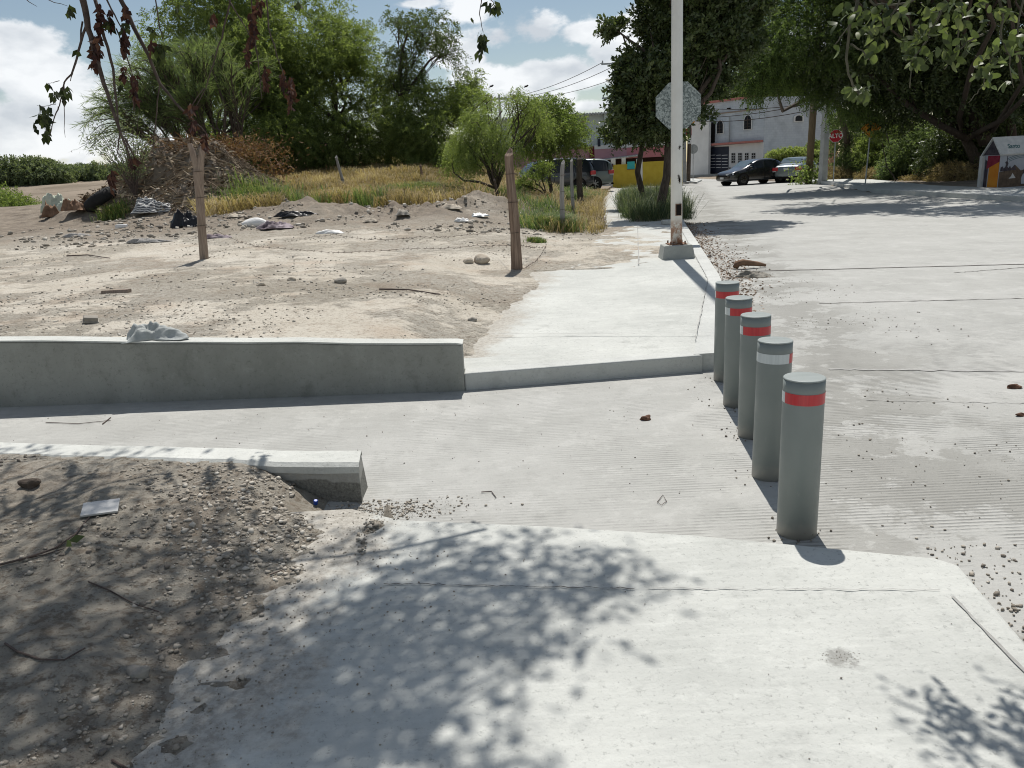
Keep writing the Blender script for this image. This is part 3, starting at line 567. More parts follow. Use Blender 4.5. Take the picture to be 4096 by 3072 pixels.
def tree(name, base, fork, lobes, n, per, tw, ll, lw, mat, label, cat='tree', group=None, trunk_r=.18, trunk_pts=None, bark=None, twigs=40, stems=None, **k):
    root = empty(name, base, label=label, cat=cat, group=group); b = np.array(base, float)
    lob = [(a - b[0], y_ - b[1], z_ - b[2], rx, ry, rz) for a, y_, z_, rx, ry, rz in lobes]
    c, p = crown('crown', root, lob, n, per, tw, ll, lw, mat, **k)
    mb = MB(); f = np.array(fork) - b
    for st in (stems or [(0, 0)]):
        s0 = np.array([st[0], st[1], -.1]); mid = s0 * .4 + f * .5 + RS.normal(size=3) * .05 * np.linalg.norm(f) * np.array([1, 1, .3])
        mb.tube([s0, s0 * .75 + f * .22 + [0, 0, .0], mid, f], [trunk_r * 1.25, trunk_r, trunk_r * .85, trunk_r * .7], 9)
    lc = [np.array(l[:3]) for l in lob]
    limbs(mb, f, lc, trunk_r * .5, n=6)
    for i in range(twigs):
        q = p[RS.randint(len(p))]; j = int(np.argmin([np.linalg.norm(q - l) for l in lc])); s = lc[j] * RS.uniform(.35, .95) + f * 0 + (f - lc[j]) * 0
        tt = RS.uniform(.4, 1.); s = f + (lc[j] - f) * tt
        limbs(mb, s, [q], max(.012, trunk_r * .14), n=4, seg=4, r1=.006)
    mb.build('trunk', bark or M_BARK, root, smooth=True); return root
def grass(name, xy, h, wd, mat, lean=.5, tint=None, parent=None, zoff=0., zz=None, **k):
    n = len(xy); z = (T(xy[:, 0], xy[:, 1]) if zz is None else zz) + zoff; b = np.stack([xy[:, 0], xy[:, 1], z - .02], -1); h = np.broadcast_to(h, n) * RS.uniform(.55, 1.25, n)
    a = RS.rand(n) * 6.283; ln = np.stack([np.cos(a), np.sin(a), np.zeros(n)], -1) * (lean * h * RS.uniform(.2, 1.3, n))[:, None]
    s = np.stack([-np.sin(a + .6), np.cos(a + .6), np.zeros(n)], -1) * (np.broadcast_to(wd, n) * .5)[:, None]; H = np.stack([0 * h, 0 * h, h], -1)
    m1 = b + ln * .35 + H * .6; tp = b + ln + H * (.95 - .3 * lean)
    V = np.stack([b - s, b + s, m1 + s * .8, m1 - s * .8, tp + s * .12, tp - s * .12], 1).reshape(-1, 3)
    F = (np.array([(0, 1, 2, 3), (3, 2, 4, 5)])[None] + (np.arange(n) * 6)[:, None, None]).reshape(-1, 4)
    tv = np.repeat(RS.rand(n) if tint is None else tint, 6)
    return tag(npmesh(name, V, F, mat, parent, tv), **k)
# ------------------------------------------------------------------ bollards
BP = [((1.205, 3.10), 'nearest of the five grey steel bollards, all red band facing the photo', (190, 395)),
      ((1.285, 3.74), 'second grey bollard from the near walkway, its reflective band mostly white', (305, 400)),
      ((1.37, 4.36), 'middle grey bollard of the row of five, red band with a sliver of white', (200, 375)),
      ((1.455, 4.98), 'fourth grey bollard from the near walkway, white left end on its red band', (215, 360)),
      ((1.54, 5.60), 'farthest grey bollard of the row, beside the far walkway kerb', (185, 355))]
def arc(mb, r, z0, z1, a0, a1, n=28):
    vs = []; 
    for i in range(n + 1):
        a = math.radians(a0 + (a1 - a0) * i / n); vs += [(math.cos(a) * r, math.sin(a) * r, z0), (math.cos(a) * r, math.sin(a) * r, z1)]
    return mb.add(vs, [(2 * i, 2 * i + 2, 2 * i + 3, 2 * i + 1) for i in range(n)])
for i, ((x, y), lb, (a0, a1)) in enumerate(BP):
    x += (.01, .02, .045, .045, .06)[i]; hs = (1., 1.02, 1.035, 1.03, 1.04)[i]
    e = empty('bollard', (x, y, 0), label=lb, cat='bollard', group='grey steel bollards across the ramp mouth'); e.scale = (1, 1, hs); e.rotation_euler = (random.uniform(-.008, .008), random.uniform(-.008, .008) + (.012 if i == 1 else 0), 0)
    r = .084; m = MB(); m.tube([(0, 0, -.05), (0, 0, .66), (0, 0, .7)], [r, r, r], 48); m.build('post', M_BOLL, e, smooth=True)
    m = MB(); m.tube([(0, 0, .701), (0, 0, .704), (0, 0, .7075)], [r + .0006, r + .0006, r - .003], 48); m.build('cap', M_BOLLTOP, e, smooth=True)
    arc(MB(), r + .0012,  .603, .650, a0, a1).build('red_band', M_RED, e, smooth=2)
    arc(MB(), r + .0012,  .603, .650, a1, a0 + 360).build('white_band', M_WHITER, e, smooth=2)
    for sd in range(3):
        an = math.radians(a0 + (a1 - a0) * (sd + 1) / 4); 
    q = np.stack([x + RS.normal(size=40) * .075, y - .02 + RS.normal(size=40) * .075, np.full(40, .004)], -1); q = q[np.hypot(q[:, 0] - x, q[:, 1] - y) > .085]
    pebbles('grit', q, RS.uniform(.006, .018, len(q)), tint=RS.uniform(0, .5, len(q)), kind='stuff')
# ------------------------------------------------------------------ white lamp pole with footing
pb = P(1461, 556, .16); pb[2] = .163
e = empty('footing_block', pb, rz=-.04, label='square tapered concrete footing under the white pole', cat='footing')
MB().prism([(-.255, -.23), (.255, -.23), (.255, .23), (-.255, .23)], -.05, .2, [(-.215, -.195), (.215, -.195), (.215, .195), (-.215, .195)]).build('block', M_BLOCK, e, bevel=.012)
pr = empty('steel_pole', (pb[0], pb[1], pb[2] + .2), label='tall chipped white steel pole with rusty foot and open hatch', cat='pole')
MB().tube([(0, 0, .0), (0, 0, 1.5), (0, 0, 4), (0, 0, 7.5)], [.088, .086, .080, .068], 40).build('pole', M_POLE, pr, smooth=True)
MB().box(-.14, .14, -.14, .14, .0005, .014).build('base_plate', M_RUST, pr)
for sx in (-1, 1):
    for sy in (-1, 1): MB().tube([(sx * .11, sy * .11, .0), (sx * .11, sy * .11, .055)], .012, 6).build('anchor_bolt', M_RUST, pr)
MB().box(-.024, .050, -.092, -.080, .445, .605).build('hatch_opening', M_BLACK, pr)
m = MB(); m.box(-.034, -.024, -.094, -.078, .435, .615); m.box(.050, .058, -.094, -.070, .435, .615); m.box(-.024, .05, -.094, -.078, .605, .613); m.box(-.024, .05, -.094, -.078, .437, .445); m.build('hatch_frame', M_RUST, pr)
mk = MB()
for (zz, xx) in ((1.02, .01), (1.0, .02), (.97, .03), (.985, .015), (.955, .022), (.93, .03), (.49, .03), (.47, .025), (1.42, .02), (1.44, .03)): mk.box(xx - .02, xx + .02, -.0905, -.080, zz, zz + .006); mk.box(xx - .003, xx + .004, -.0905, -.08, zz - .02, zz + .02)
mk.build('scrawled_marks', M_BLACK, pr, kind='stuff')
# broken kerb piece
q = P(1446, 484, .17); MB().box(-.16, .16, -.09, .09, 0, .1).build('concrete_chunk', M_SLAB, bevel=.012, label='small pale concrete chunk at the foot of the weeds by the white pole', cat='concrete chunk').location = (q[0], q[1] + .1, .165)
# ------------------------------------------------------------------ signs
def octo(mb, r, y0, y1, zc): return mb.plate([(r * math.cos(math.pi / 8 + i * math.pi / 4), zc + r * math.sin(math.pi / 8 + i * math.pi / 4)) for i in range(8)][::-1], y0, y1)
def disc(mb, r, y0, y1, zc, n=24, xc=0): return mb.plate([(xc + r * math.cos(i * 2 * math.pi / n), zc + r * math.sin(i * 2 * math.pi / n)) for i in range(n)][::-1], y0, y1)
def faceang(x, y): return -math.atan2(x, y)
q = P(1465, 228, d=14.9); e = empty('stop_sign', (q[0], q[1], .16), rz=faceang(q[0], q[1]) + .05, label='mottled grey back of an octagonal stop sign behind the white pole', cat='sign')
octo(MB(), .435, -.002, .002, q[2] - .16).build('sign_plate', M_SIGNBACK, e); octo(MB(), .43, .003, .005, q[2] - .16).build('sign_face', M_SIGNRED, e)
MB().tube([(0, .035, -.1), (0, .035, q[2] - .16 + .4)], .028, 8).build('pole', M_METAL, e)
def text(name, s, size, mat, parent, loc, rot=(math.pi / 2, 0, 0), shear=0, off=0., sx=1.):
    c = D.curves.new(name, 'FONT'); c.body = s; c.size = size; c.align_x = 'CENTER'; c.align_y = 'CENTER'; c.extrude = .002; c.shear = shear; c.offset = off
    c.materials.append(mat); o = D.objects.new('tmp_text', c); COL.objects.link(o); bpy.context.view_layer.update(); me = D.meshes.new_from_object(o); D.objects.remove(o); me.name = name; o = D.objects.new(name, me); COL.objects.link(o); o.parent = parent; o.location = loc; o.rotation_euler = rot; o.scale = (sx, 1, 1); return o
q = P(1800, 391.5, .146); top = P(1801, 294, d=q[1])
e = empty('stop_sign', (q[0], q[1], .14), rz=faceang(q[0], q[1]), label='red octagonal stop sign reading ALTO on a thin pole at the far kerb', cat='sign')
hz = top[2] - .14
sr = 25 / 3100 * q[1]; octo(MB(), sr, -.003, .003, hz).build('sign_plate', M_SIGNW, e); octo(MB(), sr * .94, -.006, -.0035, hz).build('sign_face', M_SIGNRED, e)
text('sign_text', 'ALTO', sr * .88, M_SIGNW, e, (0, -.009, hz), off=.008, sx=.92)
MB().tube([(0.0, .035, -.1), (0, .035, hz + .3)], .03, 8).build('pole', M_METAL, e)
q = P(1869, 397, .146); top = P(1881, 277, d=q[1]); dd = top - q
e = empty('warning_sign', (q[0], q[1], .14), rz=faceang(q[0], q[1]), label='amber diamond warning sign half buried in leaves on a leaning pole', cat='sign')
lx = float(np.hypot(dd[0], 0) * np.sign(dd[0])); hz = dd[2]
e.rotation_euler[1] = 0; m = MB(); a = .42; m.plate([(lx - a, hz), (lx, hz - a), (lx + a, hz), (lx, hz + a)][::-1][::-1], -.004, .0); m.build('sign_plate', M_ORANGE, e)
m = MB(); 
for sx, sz in ((-1, -1), (1, -1), (-1, 1), (1, 1)):
    m.add([(lx + sx * a * .93, -.006, hz), (lx, -.006, hz + sz * a * .93), (lx, -.006, hz + sz * a * .86), (lx + sx * a * .86, -.006, hz)], [(0, 1, 2, 3)])
m.build('sign_border', M_BLACK, e)
m = MB(); m.add([(lx - .15, -.0065, hz - .12), (lx + .02, -.0065, hz - .12), (lx + .02, -.0065, hz + .1), (lx + .12, -.0065, hz + .1), (lx - .03, -.0065, hz + .25), (lx - .15, -.0065, hz + .1), (lx - .06, -.0065, hz + .1), (lx - .06, -.0065, hz - .03), (lx - .15, -.0065, hz - .03)], [tuple(range(9))]); m.build('sign_symbol', M_BLACK, e)
MB().tube([(0, .03, -.1), (lx, .03, hz + .3)], .03, 8).build('pole', M_METAL, e)
# corner island with poles and round sign
IS = [P(1455, 397), P(1505, 396), P(1516, 391), P(1500, 388), P(1450, 389)]
MB().prism([(p[0], p[1]) for p in IS], -.05, .1).build('corner_island', M_KERB, kind='structure')
q = P(1497, 388.5, .12); top = P(1497, 322, d=q[1])
e = empty('round_sign', (q[0], q[1], .1), rz=faceang(q[0], q[1]), label='grey back of a small round traffic sign on a thin pole at the corner island', cat='sign')
hz = top[2] - .1; disc(MB(), .36, -.003, .003, hz).build('sign_plate', M_METAL, e); MB().tube([(0, -.03, -.1), (0, -.03, hz + .32)], .03, 8).build('pole', M_METAL, e)
q = P(1487, 391, .12); 
tp = P(1489, 296, d=q[1]); e = empty('utility_pole', (q[0], q[1], .1), label='wooden utility pole with a tied notice on the corner island', cat='utility pole')
MB().tube([(0, 0, -.1), (0.05, 0, 3), (.1, 0, 6.5)], [.15, .14, .12], 12).build('pole', M_BARK, e, smooth=True); MB().box(-.1, .14, -.17, -.155, 2.7, 3.1).build('notice', M_SIGNW, e)
q = P(1480, 392, .12); e = empty('concrete_post', (q[0] - .1, q[1], .1), label='short grey concrete post just behind the white pole at the corner island', cat='post')
MB().prism([(-.17, -.17), (.17, -.17), (.17, .17), (-.17, .17)], -.1, 3.6, [(-.12, -.12), (.12, -.12), (.12, .12), (-.12, .12)]).build('post', M_CONCPOLE, e)
q = P(1478, 278, d=60.); e = empty('red_sign', (q[0], q[1], 0), label='small red sign plate under the tree behind the white pole', cat='sign')
MB().box(-.3, .55, -.02, .02, q[2] - .5, q[2] + .0).build('sign_plate', M_SIGNRED, e); MB().tube([(0, .05, 0), (0, .05, q[2])], .04, 8).build('pole', M_METAL, e)
# right hand poles
q = P(1777, 391.5, .146); e = empty('utility_pole', (q[0], q[1], .14), rz=.4, label='square grey concrete utility pole beside the stop sign', cat='utility pole')
MB().prism([(-.19, -.15), (.19, -.15), (.19, .15), (-.19, .15)], -.1, 11, [(-.11, -.09), (.11, -.09), (.11, .09), (-.11, .09)]).build('pole', M_CONCPOLE, e, bevel=.02)
MB().tube([(-.1, -.24, 3.0), (.25, -.24, 2.9), (.5, -.2, 2.8)], .02, 6).build('wire_tie', M_WIRE, e)
q = P(1746, 393, .1); tp = P(1757, 235, d=q[1]); sl_ = (tp[0] - q[0]) / (tp[2] - .1)
e = empty('utility_pole', (q[0], q[1], .0), label='leaning brown wooden utility pole with a vine at its foot', cat='utility pole')
MB().tube([(0, 0, -.1), (sl_ * 4, 0, 4), (sl_ * 9.5, 0, 9.5)], [.2, .18, .13], 14).build('pole', std('brown_pole_wood', (.10, .075, .045), (.17, .13, .08), 5, .9, .6, 12, sc=(6, 6, .5)), e, smooth=True)
V_, t_ = leaves(RS.normal(size=(700, 3)) * [.42, .35, .38] + [-.15, -.25, .42], RS.normal(size=(700, 3)), .16, .09, RS.rand(700)); vp = empty('climbing_plant', (q[0], q[1], 0), label='clump of leafy vine at the foot of the leaning wooden pole', cat='plant')
npmesh('foliage', V_, quads(700), M_WILLOW, vp, t_)
MB().tube([(0, -.1, 0), (-.1, -.28, .5), (.05, -.26, 1.)], .02, 5).build('stem', M_TWIG, vp)
e = empty('guy_pole', (q[0] + 1.35, q[1] + 3, 0), label='thin pale green leaning pole beside the brown utility pole', cat='pole')
MB().tube([(0, 0, 0), (-.35, 0, 5), (-.75, 0, 10)], .11, 8).build('pole', M_METAL, e)
def util(px, py, d_, zarm, lb, arms=((0, 1.1), (-1.5, .9)), hh=12):
    q = P(px, py, d=d_); e = empty('utility_pole', (q[0], q[1], 0), label=lb, cat='utility pole')
    MB().prism([(-.2, -.16), (.2, -.16), (.2, .16), (-.2, .16)], -.1, q[2], [(-.11, -.09), (.11, -.09), (.11, .09), (-.11, .09)]).build('pole', M_CONCPOLE, e)
    for dz, hl in arms:
        a = MB().box(-hl, hl * .8, -.21, -.13, q[2] + dz - .55, q[2] + dz - .43).build('crossarm', M_METAL, e)
        for sx in (-.95, -.45, .7): MB().tube([(sx * hl, -.17, q[2] + dz - .44), (sx * hl, -.17, q[2] + dz - .25)], [.05, .04], 8).build('insulator', M_CONCPOLE, e)
    return q
ua = util(1353, 121, 62., 0, 'concrete utility pole with two crossarms rising left of the street tree', ((0, 1.9), (-2.4, 1.9)))
ub = util(1078, 204, 88., 0, 'far utility pole with one crossarm showing above the low green tree', ((0, 2.2),))
for i, dx in enumerate((-1.75, -.9, 1.)):
    a = np.array([ua[0] + dx, ua[1] - .17, ua[2] - .35 - (0, .3, .55)[i]]); c = np.array([ub[0] + dx, ub[1] - .17, ub[2] - .3]); pts = [tuple(a + (c - a) * t + np.array([0, 0, -1.5 * 4 * t * (1 - t) * .5])) for t in np.linspace(0, 1, 14)]
    MB().tube(pts, .022, 4).build('power_line', M_WIRE, label=('upper', 'middle', 'lower')[i] + ' power line sagging between the two utility poles', cat='wire')
for i, (a, c) in enumerate((((1500, 232), (1770, 222)), ((1500, 254), (1775, 218)), ((1505, 262), (1760, 236)))):
    a = P(*a, d=66 - i); c = P(*c, d=49); pts = [tuple(a + (c - a) * t + np.array([0, 0, -.25 * 4 * t * (1 - t)])) for t in np.linspace(0, 1, 12)]
    MB().tube(pts, .028, 4).build('power_line', M_WIRE, label=('top', 'middle', 'lowest')[i] + ' dark cable strung across the front of the pale blue house', cat='wire')
q = P(1393, 30, d=58.); e = empty('antenna_mast', (q[0], q[1], 0), label='slim pale mast poking above the street tree left of the white pole', cat='mast'); MB().tube([(0, 0, 0), (0, 0, q[2] + 6)], .1, 8).build('mast', M_METAL, e)
# birds on the wire are specks: two small dark birds
for i, (bx, by) in enumerate(((1136, 176), (1061, 190))):
    q = P(bx, by + (14.2 if i == 0 else 0), d=70.); o = MB().tube([(-.18, 0, .02), (-.05, 0, .1), (.08, 0, .12), (.18, 0, .2), (.24, 0, .18)], [.01, .07, .08, .05, .01], 7).build('bird', M_BLACK, smooth=True, label=('dark bird near the middle of the power line', 'dark bird at the left end of the power line')[i], cat='bird'); o.location = q + np.array([0, 0, .02]) ; 
    MB().tube([(0.1, -.05, .12), (-.1, -.2, .16)], [.04, .01], 5).build('wing', M_BLACK, o)
# ------------------------------------------------------------------ vehicles
def wheel(parent, x, y, r=.33, w_=.22, rim=M_ALLOY, s=1, spokes=7):
    t = MB().tube([(x, y - w_ / 2 * s, r), (x, y - w_ / 2 * s * .8, r), (x, y + w_ / 2 * s * .75, r), (x, y + w_ / 2 * s, r)], [r * .92, r, r, r * .93], 28).build('wheel', M_TYRE, parent, smooth=True)
    m = MB(); yo = y + s * (w_ / 2 + .004); m.tube([(x, yo - s * .03, r), (x, yo + s * .002, r)], [r * .66, r * .64], 24); o = m.build('rim', M_CBLACK if rim is not M_ALLOY else M_TYRE, t)
    m = MB(); m.tube([(x, yo, r), (x, yo + s * .012, r)], [r * .17, r * .12], 12)
    for k in range(spokes):
        a = k * 2 * math.pi / spokes; c, s_ = math.cos(a), math.sin(a); q = r * .62; wv = r * .085
        m.add([(x - s_ * wv, yo + s * .012, r + c * wv), (x + s_ * wv, yo + s * .012, r - c * wv), (x + c * q + s_ * wv, yo + s * .006, r + s_ * q - c * wv), (x + c * q - s_ * wv, yo + s * .006, r + s_ * q + c * wv)], [(0, 1, 2, 3), (3, 2, 1, 0)])
    m.build('wheel_cover', rim, t)
def car(name, loc, az, paint, label, L=4.6, Wd=1.76, Hh=1.48, wb=2.65, kind='sedan', rim=M_ALLOY, glass=M_DARKGLASS, cat='car', hatch_r=.33):
    """x forward, y left"""
    e = empty(name, loc, rz=math.pi / 2 - az, label=label, cat=cat); h = L / 2; W = Wd / 2
    if kind == 'sedan':
        st = [(-h, .38, .72, .82, 0), (-h + .05, .27, .9, 1.0, 0), (-h + .55, .2, .92, 1.06, 0), (-h + .95, .2, .92, 1.25, .72), (-h + 1.45, .2, .93, Hh - .03, .80), (-.15, .2, .93, Hh, .83), (.45, .2, .92, Hh - .05, .82), (1.25, .2, .90, .98, .80), (h - .5, .2, .80, .88, 0), (h - .1, .25, .68, .74, 0), (h, .33, .56, .62, 0)]
    else:
        st = [(-h, .42, .85, 1.05, 0), (-h + .04, .32, .98, 1.35, .74), (-h + .35, .25, 1.0, Hh - .08, .84), (-h + .9, .22, 1.0, Hh - .01, .86), (-.2, .22, .99, Hh, .87), (.55, .22, .98, Hh - .06, .86), (1.0, .22, .96, Hh - .3, .84), (1.45, .22, .95, 1.05, .82), (h - .45, .22, .88, .95, 0), (h - .08, .28, .74, .8, 0), (h, .36, .6, .66, 0)]
    vs = []; npt = 14
    for i, (x, zb, zs, zt, tw) in enumerate(st):
        f = min(1, .8 + .2 * min(1, min(h - x, x + h) / .55)) if i not in (0, len(st) - 1) else .78
        w0 = W * f; wt = W * tw if tw else w0 * .86; zm = zb + (zs - zb) * .5
        half = [(w0 * .90, zb), (w0 * .99, zb + .07), (w0, zm), (w0 * .985, zs), (wt if tw else w0 * .93, zt - (.06 if tw else .015)), (wt * .9, zt - .012), (wt * .45, zt + .012)]
        vs += [(x, y, z) for y, z in half] + [(x, -y, z) for y, z in half[::-1]]
    fs = []
    for i in range(len(st) - 1):
        for j in range(npt): fs.append((i * npt + j, i * npt + (j + 1) % npt, (i + 1) * npt + (j + 1) % npt, (i + 1) * npt + j))
    fs += [tuple(range(npt))[::-1], tuple((len(st) - 1) * npt + j for j in range(npt))]
    body = MB().add(vs, fs).build('body', paint, e, smooth=True); sb = body.modifiers.new('s', 'SUBSURF'); sb.levels = sb.render_levels = 2
    cr = body.modifiers.new('b', 'BEVEL'); body.modifiers.remove(cr)
    gl = [s_ for s_ in st if s_[4]]; x0, x1 = gl[0][0], gl[-1][0]
    def zt_at(x): return float(np.interp(x, [s_[0] for s_ in st], [s_[3] for s_ in st]))
    def wt_at(x): return float(np.interp(x, [s_[0] for s_ in gl], [s_[4] for s_ in gl])) * W
    zs = .93 if kind == 'sedan' else 1.0
    for s in (-1, 1):
        if kind == 'sedan': cuts = [(x0 + .28, -h + 1.62), (-h + 1.68, -.08), (-.0, 1.03)]
        else: cuts = [(-h + .28, -h + 1.15), (-h + 1.21, .0), (.06, 1.18)]
        for ci, (a, c) in enumerate(cuts):
            m = MB(); bot = []; top = []; nseg = 6
            for k in range(nseg + 1):
                x = a + (c - a) * k / nseg; zt = zt_at(x) - .10; zb = zs + .02; zt = max(zt, zb + .01); tt = (zt - zs) / max(.05, zt_at(x) - .06 - zs)
                yb = W * .985 * 1.0; yt = W * .985 + (wt_at(x) - W * .985) * min(1, tt)
                bot.append((x, s * (yb - .008), zb)); top.append((x, s * (yt + .012), zt))
            m.add(bot + top, [(k, k + 1, nseg + 2 + k, nseg + 1 + k) for k in range(nseg)]); m.build('side_window', glass if ci != 9 else glass, e)
        m = MB(); m.box(.95 if kind == 'sedan' else 1.05, 1.12 if kind == 'sedan' else 1.25, s * W * .98 if s > 0 else -W * .98 - .2, s * W * .98 + .2 if s > 0 else -W * .98, zs + .0, zs + .14); m.build('mirror', paint, e, bevel=.03)
        for dx in (-.35, .75): MB().box(dx - .09, dx + .09, s * (W + .004) - .012, s * (W + .004) + .012, zs - .16, zs - .13).build('door_handle', M_ALLOY if rim is M_ALLOY else M_CBLACK, e)
        for dx in ((-h + 1.65, -.04, 1.1) if kind == 'sedan' else (-h + 1.18, .03, 1.2)): MB().box(dx - .006, dx + .006, s * (W - .0) - .008, s * (W - .0) + .008, .32, zs - .02).build('door_seam', M_BLACK, e)
        for xw in (wb / 2 + .1, -wb / 2 + .1):
            MB().tube([(xw, s * (W - .16), hatch_r), (xw, s * (W + .004), hatch_r)], hatch_r + .055, 28).build('wheel_arch', M_BLACK, e)
            wheel(e, xw, s * (W - .09), hatch_r, .22, rim, s)
    # windscreen and rear window
    def screen(nm, xa, xb, inset):
        n = 6; m = MB(); vs = []
        for k in range(n + 1):
            x = xa + (xb - xa) * k / n; z = zt_at(x); ww = (wt_at(x) if x0 <= x <= x1 else W * .8) * .86
            vs += [(x + inset, -ww, z + .012), (x + inset, ww, z + .012)]
        m.add(vs, [(2 * k, 2 * k + 1, 2 * k + 3, 2 * k + 2) for k in range(n)]); m.build(nm, M_SKYGLASS if kind == 'sedan' else M_DARKGLASS, e)
    if kind == 'sedan': screen('windscreen', .58, 1.2, .05); screen('rear_window', -h + .72, -h + 1.35, -.05)
    else: screen('windscreen', .7, 1.4, .06); screen('rear_window', -h + .02, -h + .14, -.04)
    for s in (-1, 1):
        zl = .66 if kind == 'sedan' else .74
        m = MB(); m.add([(h - .03, s * W * .45, zl - .09), (h - .02, s * W * .45, zl + .01), (h - .30, s * W * .90, zl + .07), (h - .28, s * W * .93, zl - .06)], [(0, 1, 2, 3)] if s < 0 else [(3, 2, 1, 0)])
        m.v = [(x + .05, y * 1.01, z + .03) for x, y, z in m.v]; m.build('headlight', M_LAMPW, e)
        z0 = .80 if kind == 'sedan' else .95
        m = MB(); m.box(-h - .03, -h + .28, s * W * .58 if s > 0 else -W * .955, s * W * .955 if s > 0 else -W * .58, z0 - .10, z0 + .10); m.build('tail_light', M_LAMPRED, e, bevel=.03)
        m = MB(); m.box(-h - .02, -h + .22, s * W * .70 if s > 0 else -W * .93, s * W * .93 if s > 0 else -W * .70, z0 - .15, z0 - .102); m.build('reverse_light', M_LAMPW, e)
    MB().box(-h - .045, -h + .05, -.16, .16, .74, .86).build('number_plate', M_PLATE, e); MB().box(h - .02, h + .045, -.16, .16, .40, .51).build('number_plate', M_PLATE, e)
    MB().box(h - .1, h + .025, -W * .5, W * .5, .52, .62).build('grille', M_BLACK, e); MB().box(-h - .015, -h + .1, -W * .8, W * .8, .27, .36).build('bumper_trim', M_BLACK, e, bevel=.02)
    return e
def at(px, py, d_): q = P(px, py, d=d_); return (q[0], q[1], 0)
R_ = math.radians
q = at(1630, 393, 49.); car('parked_car', q, R_(-110), M_CBLACK, 'black car facing left, partly hidden by the silver sedan', L=4.75, Hh=1.5, wb=2.76, rim=M_CBLACK)
q = at(1738, 393, 48.5); car('parked_car', (q[0], q[1] + 1.2, 0), R_(37), M_CSILV, 'blue silver sedan seen from behind with red tail lights', L=4.5, Hh=1.47, wb=2.6, glass=M_SKYGLASS)
q = P(1186, 402, d=42.5); za = tz(q[0], q[1]); VZ = .30
car('parked_van', (q[0], q[1], VZ), R_(-106), M_CDARK, 'dark blue van behind the low green tree and fence posts', L=4.6, Wd=1.9, Hh=1.78, wb=2.9, kind='van', cat='van', hatch_r=.35)
q = P(1230, 402, d=45.5)
car('parked_van', (q[0], q[1], .28), R_(-86), M_CGREY, 'grey green minivan with a red tail light beside the yellow wall', L=4.9, Wd=1.9, Hh=1.72, wb=3.0, kind='van', cat='van', hatch_r=.35)
# yard the vans stand on
yp = [P(1090, 402, d=38), P(1300, 402, d=40), P(1322, 398, d=52), P(1090, 398, d=52)]
MB().prism([(p[0], p[1]) for p in yp], -.05, lambda x, y: .29).build('yard', M_DIRT, kind='structure')
# ------------------------------------------------------------------ pink house, yellow yard wall
hA = P(1225, 398, d=57.); hB = P(1455, 398, d=57.); xL, xR = hA[0] - 6, hB[0] + .5; y0 = 57.
def Z(py, px=1340, d_=57.): return P(px, py, d=d_)[2]
def X(px, d_=57.): return P(px, 320, d=d_)[0]
H1 = empty('two_storey_house', (0, y0, 0), label='two storey white house with balcony over a pink ground floor', cat='house')
zb = Z(316); zr = Z(245); 
MB().box(xL, xR, 0, 8, zb, zr).build('upper_wall', M_HTOP, H1)
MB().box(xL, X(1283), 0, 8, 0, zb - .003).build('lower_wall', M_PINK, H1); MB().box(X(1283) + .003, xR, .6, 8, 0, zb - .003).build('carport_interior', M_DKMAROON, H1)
m = MB(); xx = xL - .3
while xx < xR + .3: m.tube([(xx, -.55, zr + .05), (xx, 8, zr + .35)], .09, 6); xx += .2
m.build('corrugated_roof', M_METAL, H1)
MB().box(X(1305), xR + .1, -.35, -.002, zr - .42, zr - .03).build('fascia', M_HTOP, H1, bevel=.02)
MB().box(X(1283), xR, -.35, .6, zb - .12, zb + .14).build('balcony_slab', M_HWHITE, H1)
MB().box(X(1283), X(1352), -.32, .596, zb - .85, zb - .123).build('balcony_front', M_PINK, H1); MB().box(X(1352) + .002, xR, -.32, .596, zb - .85, zb - .123).build('balcony_front', M_PINK2, H1)
w_ = MB().box(X(1243), X(1262), -.06, .1, Z(292), Z(262)).build('window', M_PANE, H1)
m = MB(); m.box(X(1241), X(1243.4), -.1, .05, Z(293), Z(259)); m.box(X(1262), X(1265), -.1, .05, Z(293), Z(257)); m.box(X(1240), X(1268), -.14, .05, Z(259.5), Z(255.5)); m.build('window_surround', M_PALEWOOD, w_)
arc_ = [(X(1252) + .42 * math.cos(a), Z(270) + .42 * math.sin(a)) for a in np.linspace(0, math.pi, 10)]
m = MB(); m.plate([(X(1252) + .42, Z(290))] + arc_ + [(X(1252) - .42, Z(290))] + [(X(1252) - .34, Z(290))] + [(X(1252) + .34 * math.cos(a), Z(270) + .34 * math.sin(a)) for a in np.linspace(math.pi, 0, 10)] + [(X(1252) + .34, Z(290))], -.075, -.062); m.build('arched_bar', M_CARD, w_)
MB().box(X(1307), X(1330), -.03, .1, Z(281), Z(257)).build('dark_doorway', M_PANE, H1)
m = MB(); 
for pz in (281,): m.box(X(1262), X(1318), -.33, -.30, Z(pz + .8), Z(pz))
m.box(X(1305), X(1306), -.33, -.30, Z(316), Z(282)); 
for pz in (287, 294, 300, 306): m.box(X(1306) + .01, X(1350), -.33, -.30, Z(pz + .8), Z(pz))
m.build('balcony_railing', M_SIGNW, H1)
b1_ = MB().box(X(1290), X(1296), -.25, -.1, Z(314), Z(298)).build('draped_cloth', M_GATE, bevel=.03, label='dark blue cloth hanging on the balcony of the pink house', cat='cloth'); b1_.location = (0, y0 - .15, 0)
fr = MB(); fr.box(X(1273), X(1283), -.16, -.003, 0, Z(313)); fr.box(X(1240), X(1273) - .003, -.16, -.003, Z(317), Z(313)); fr.build('gate_frame', M_MAROON, H1)
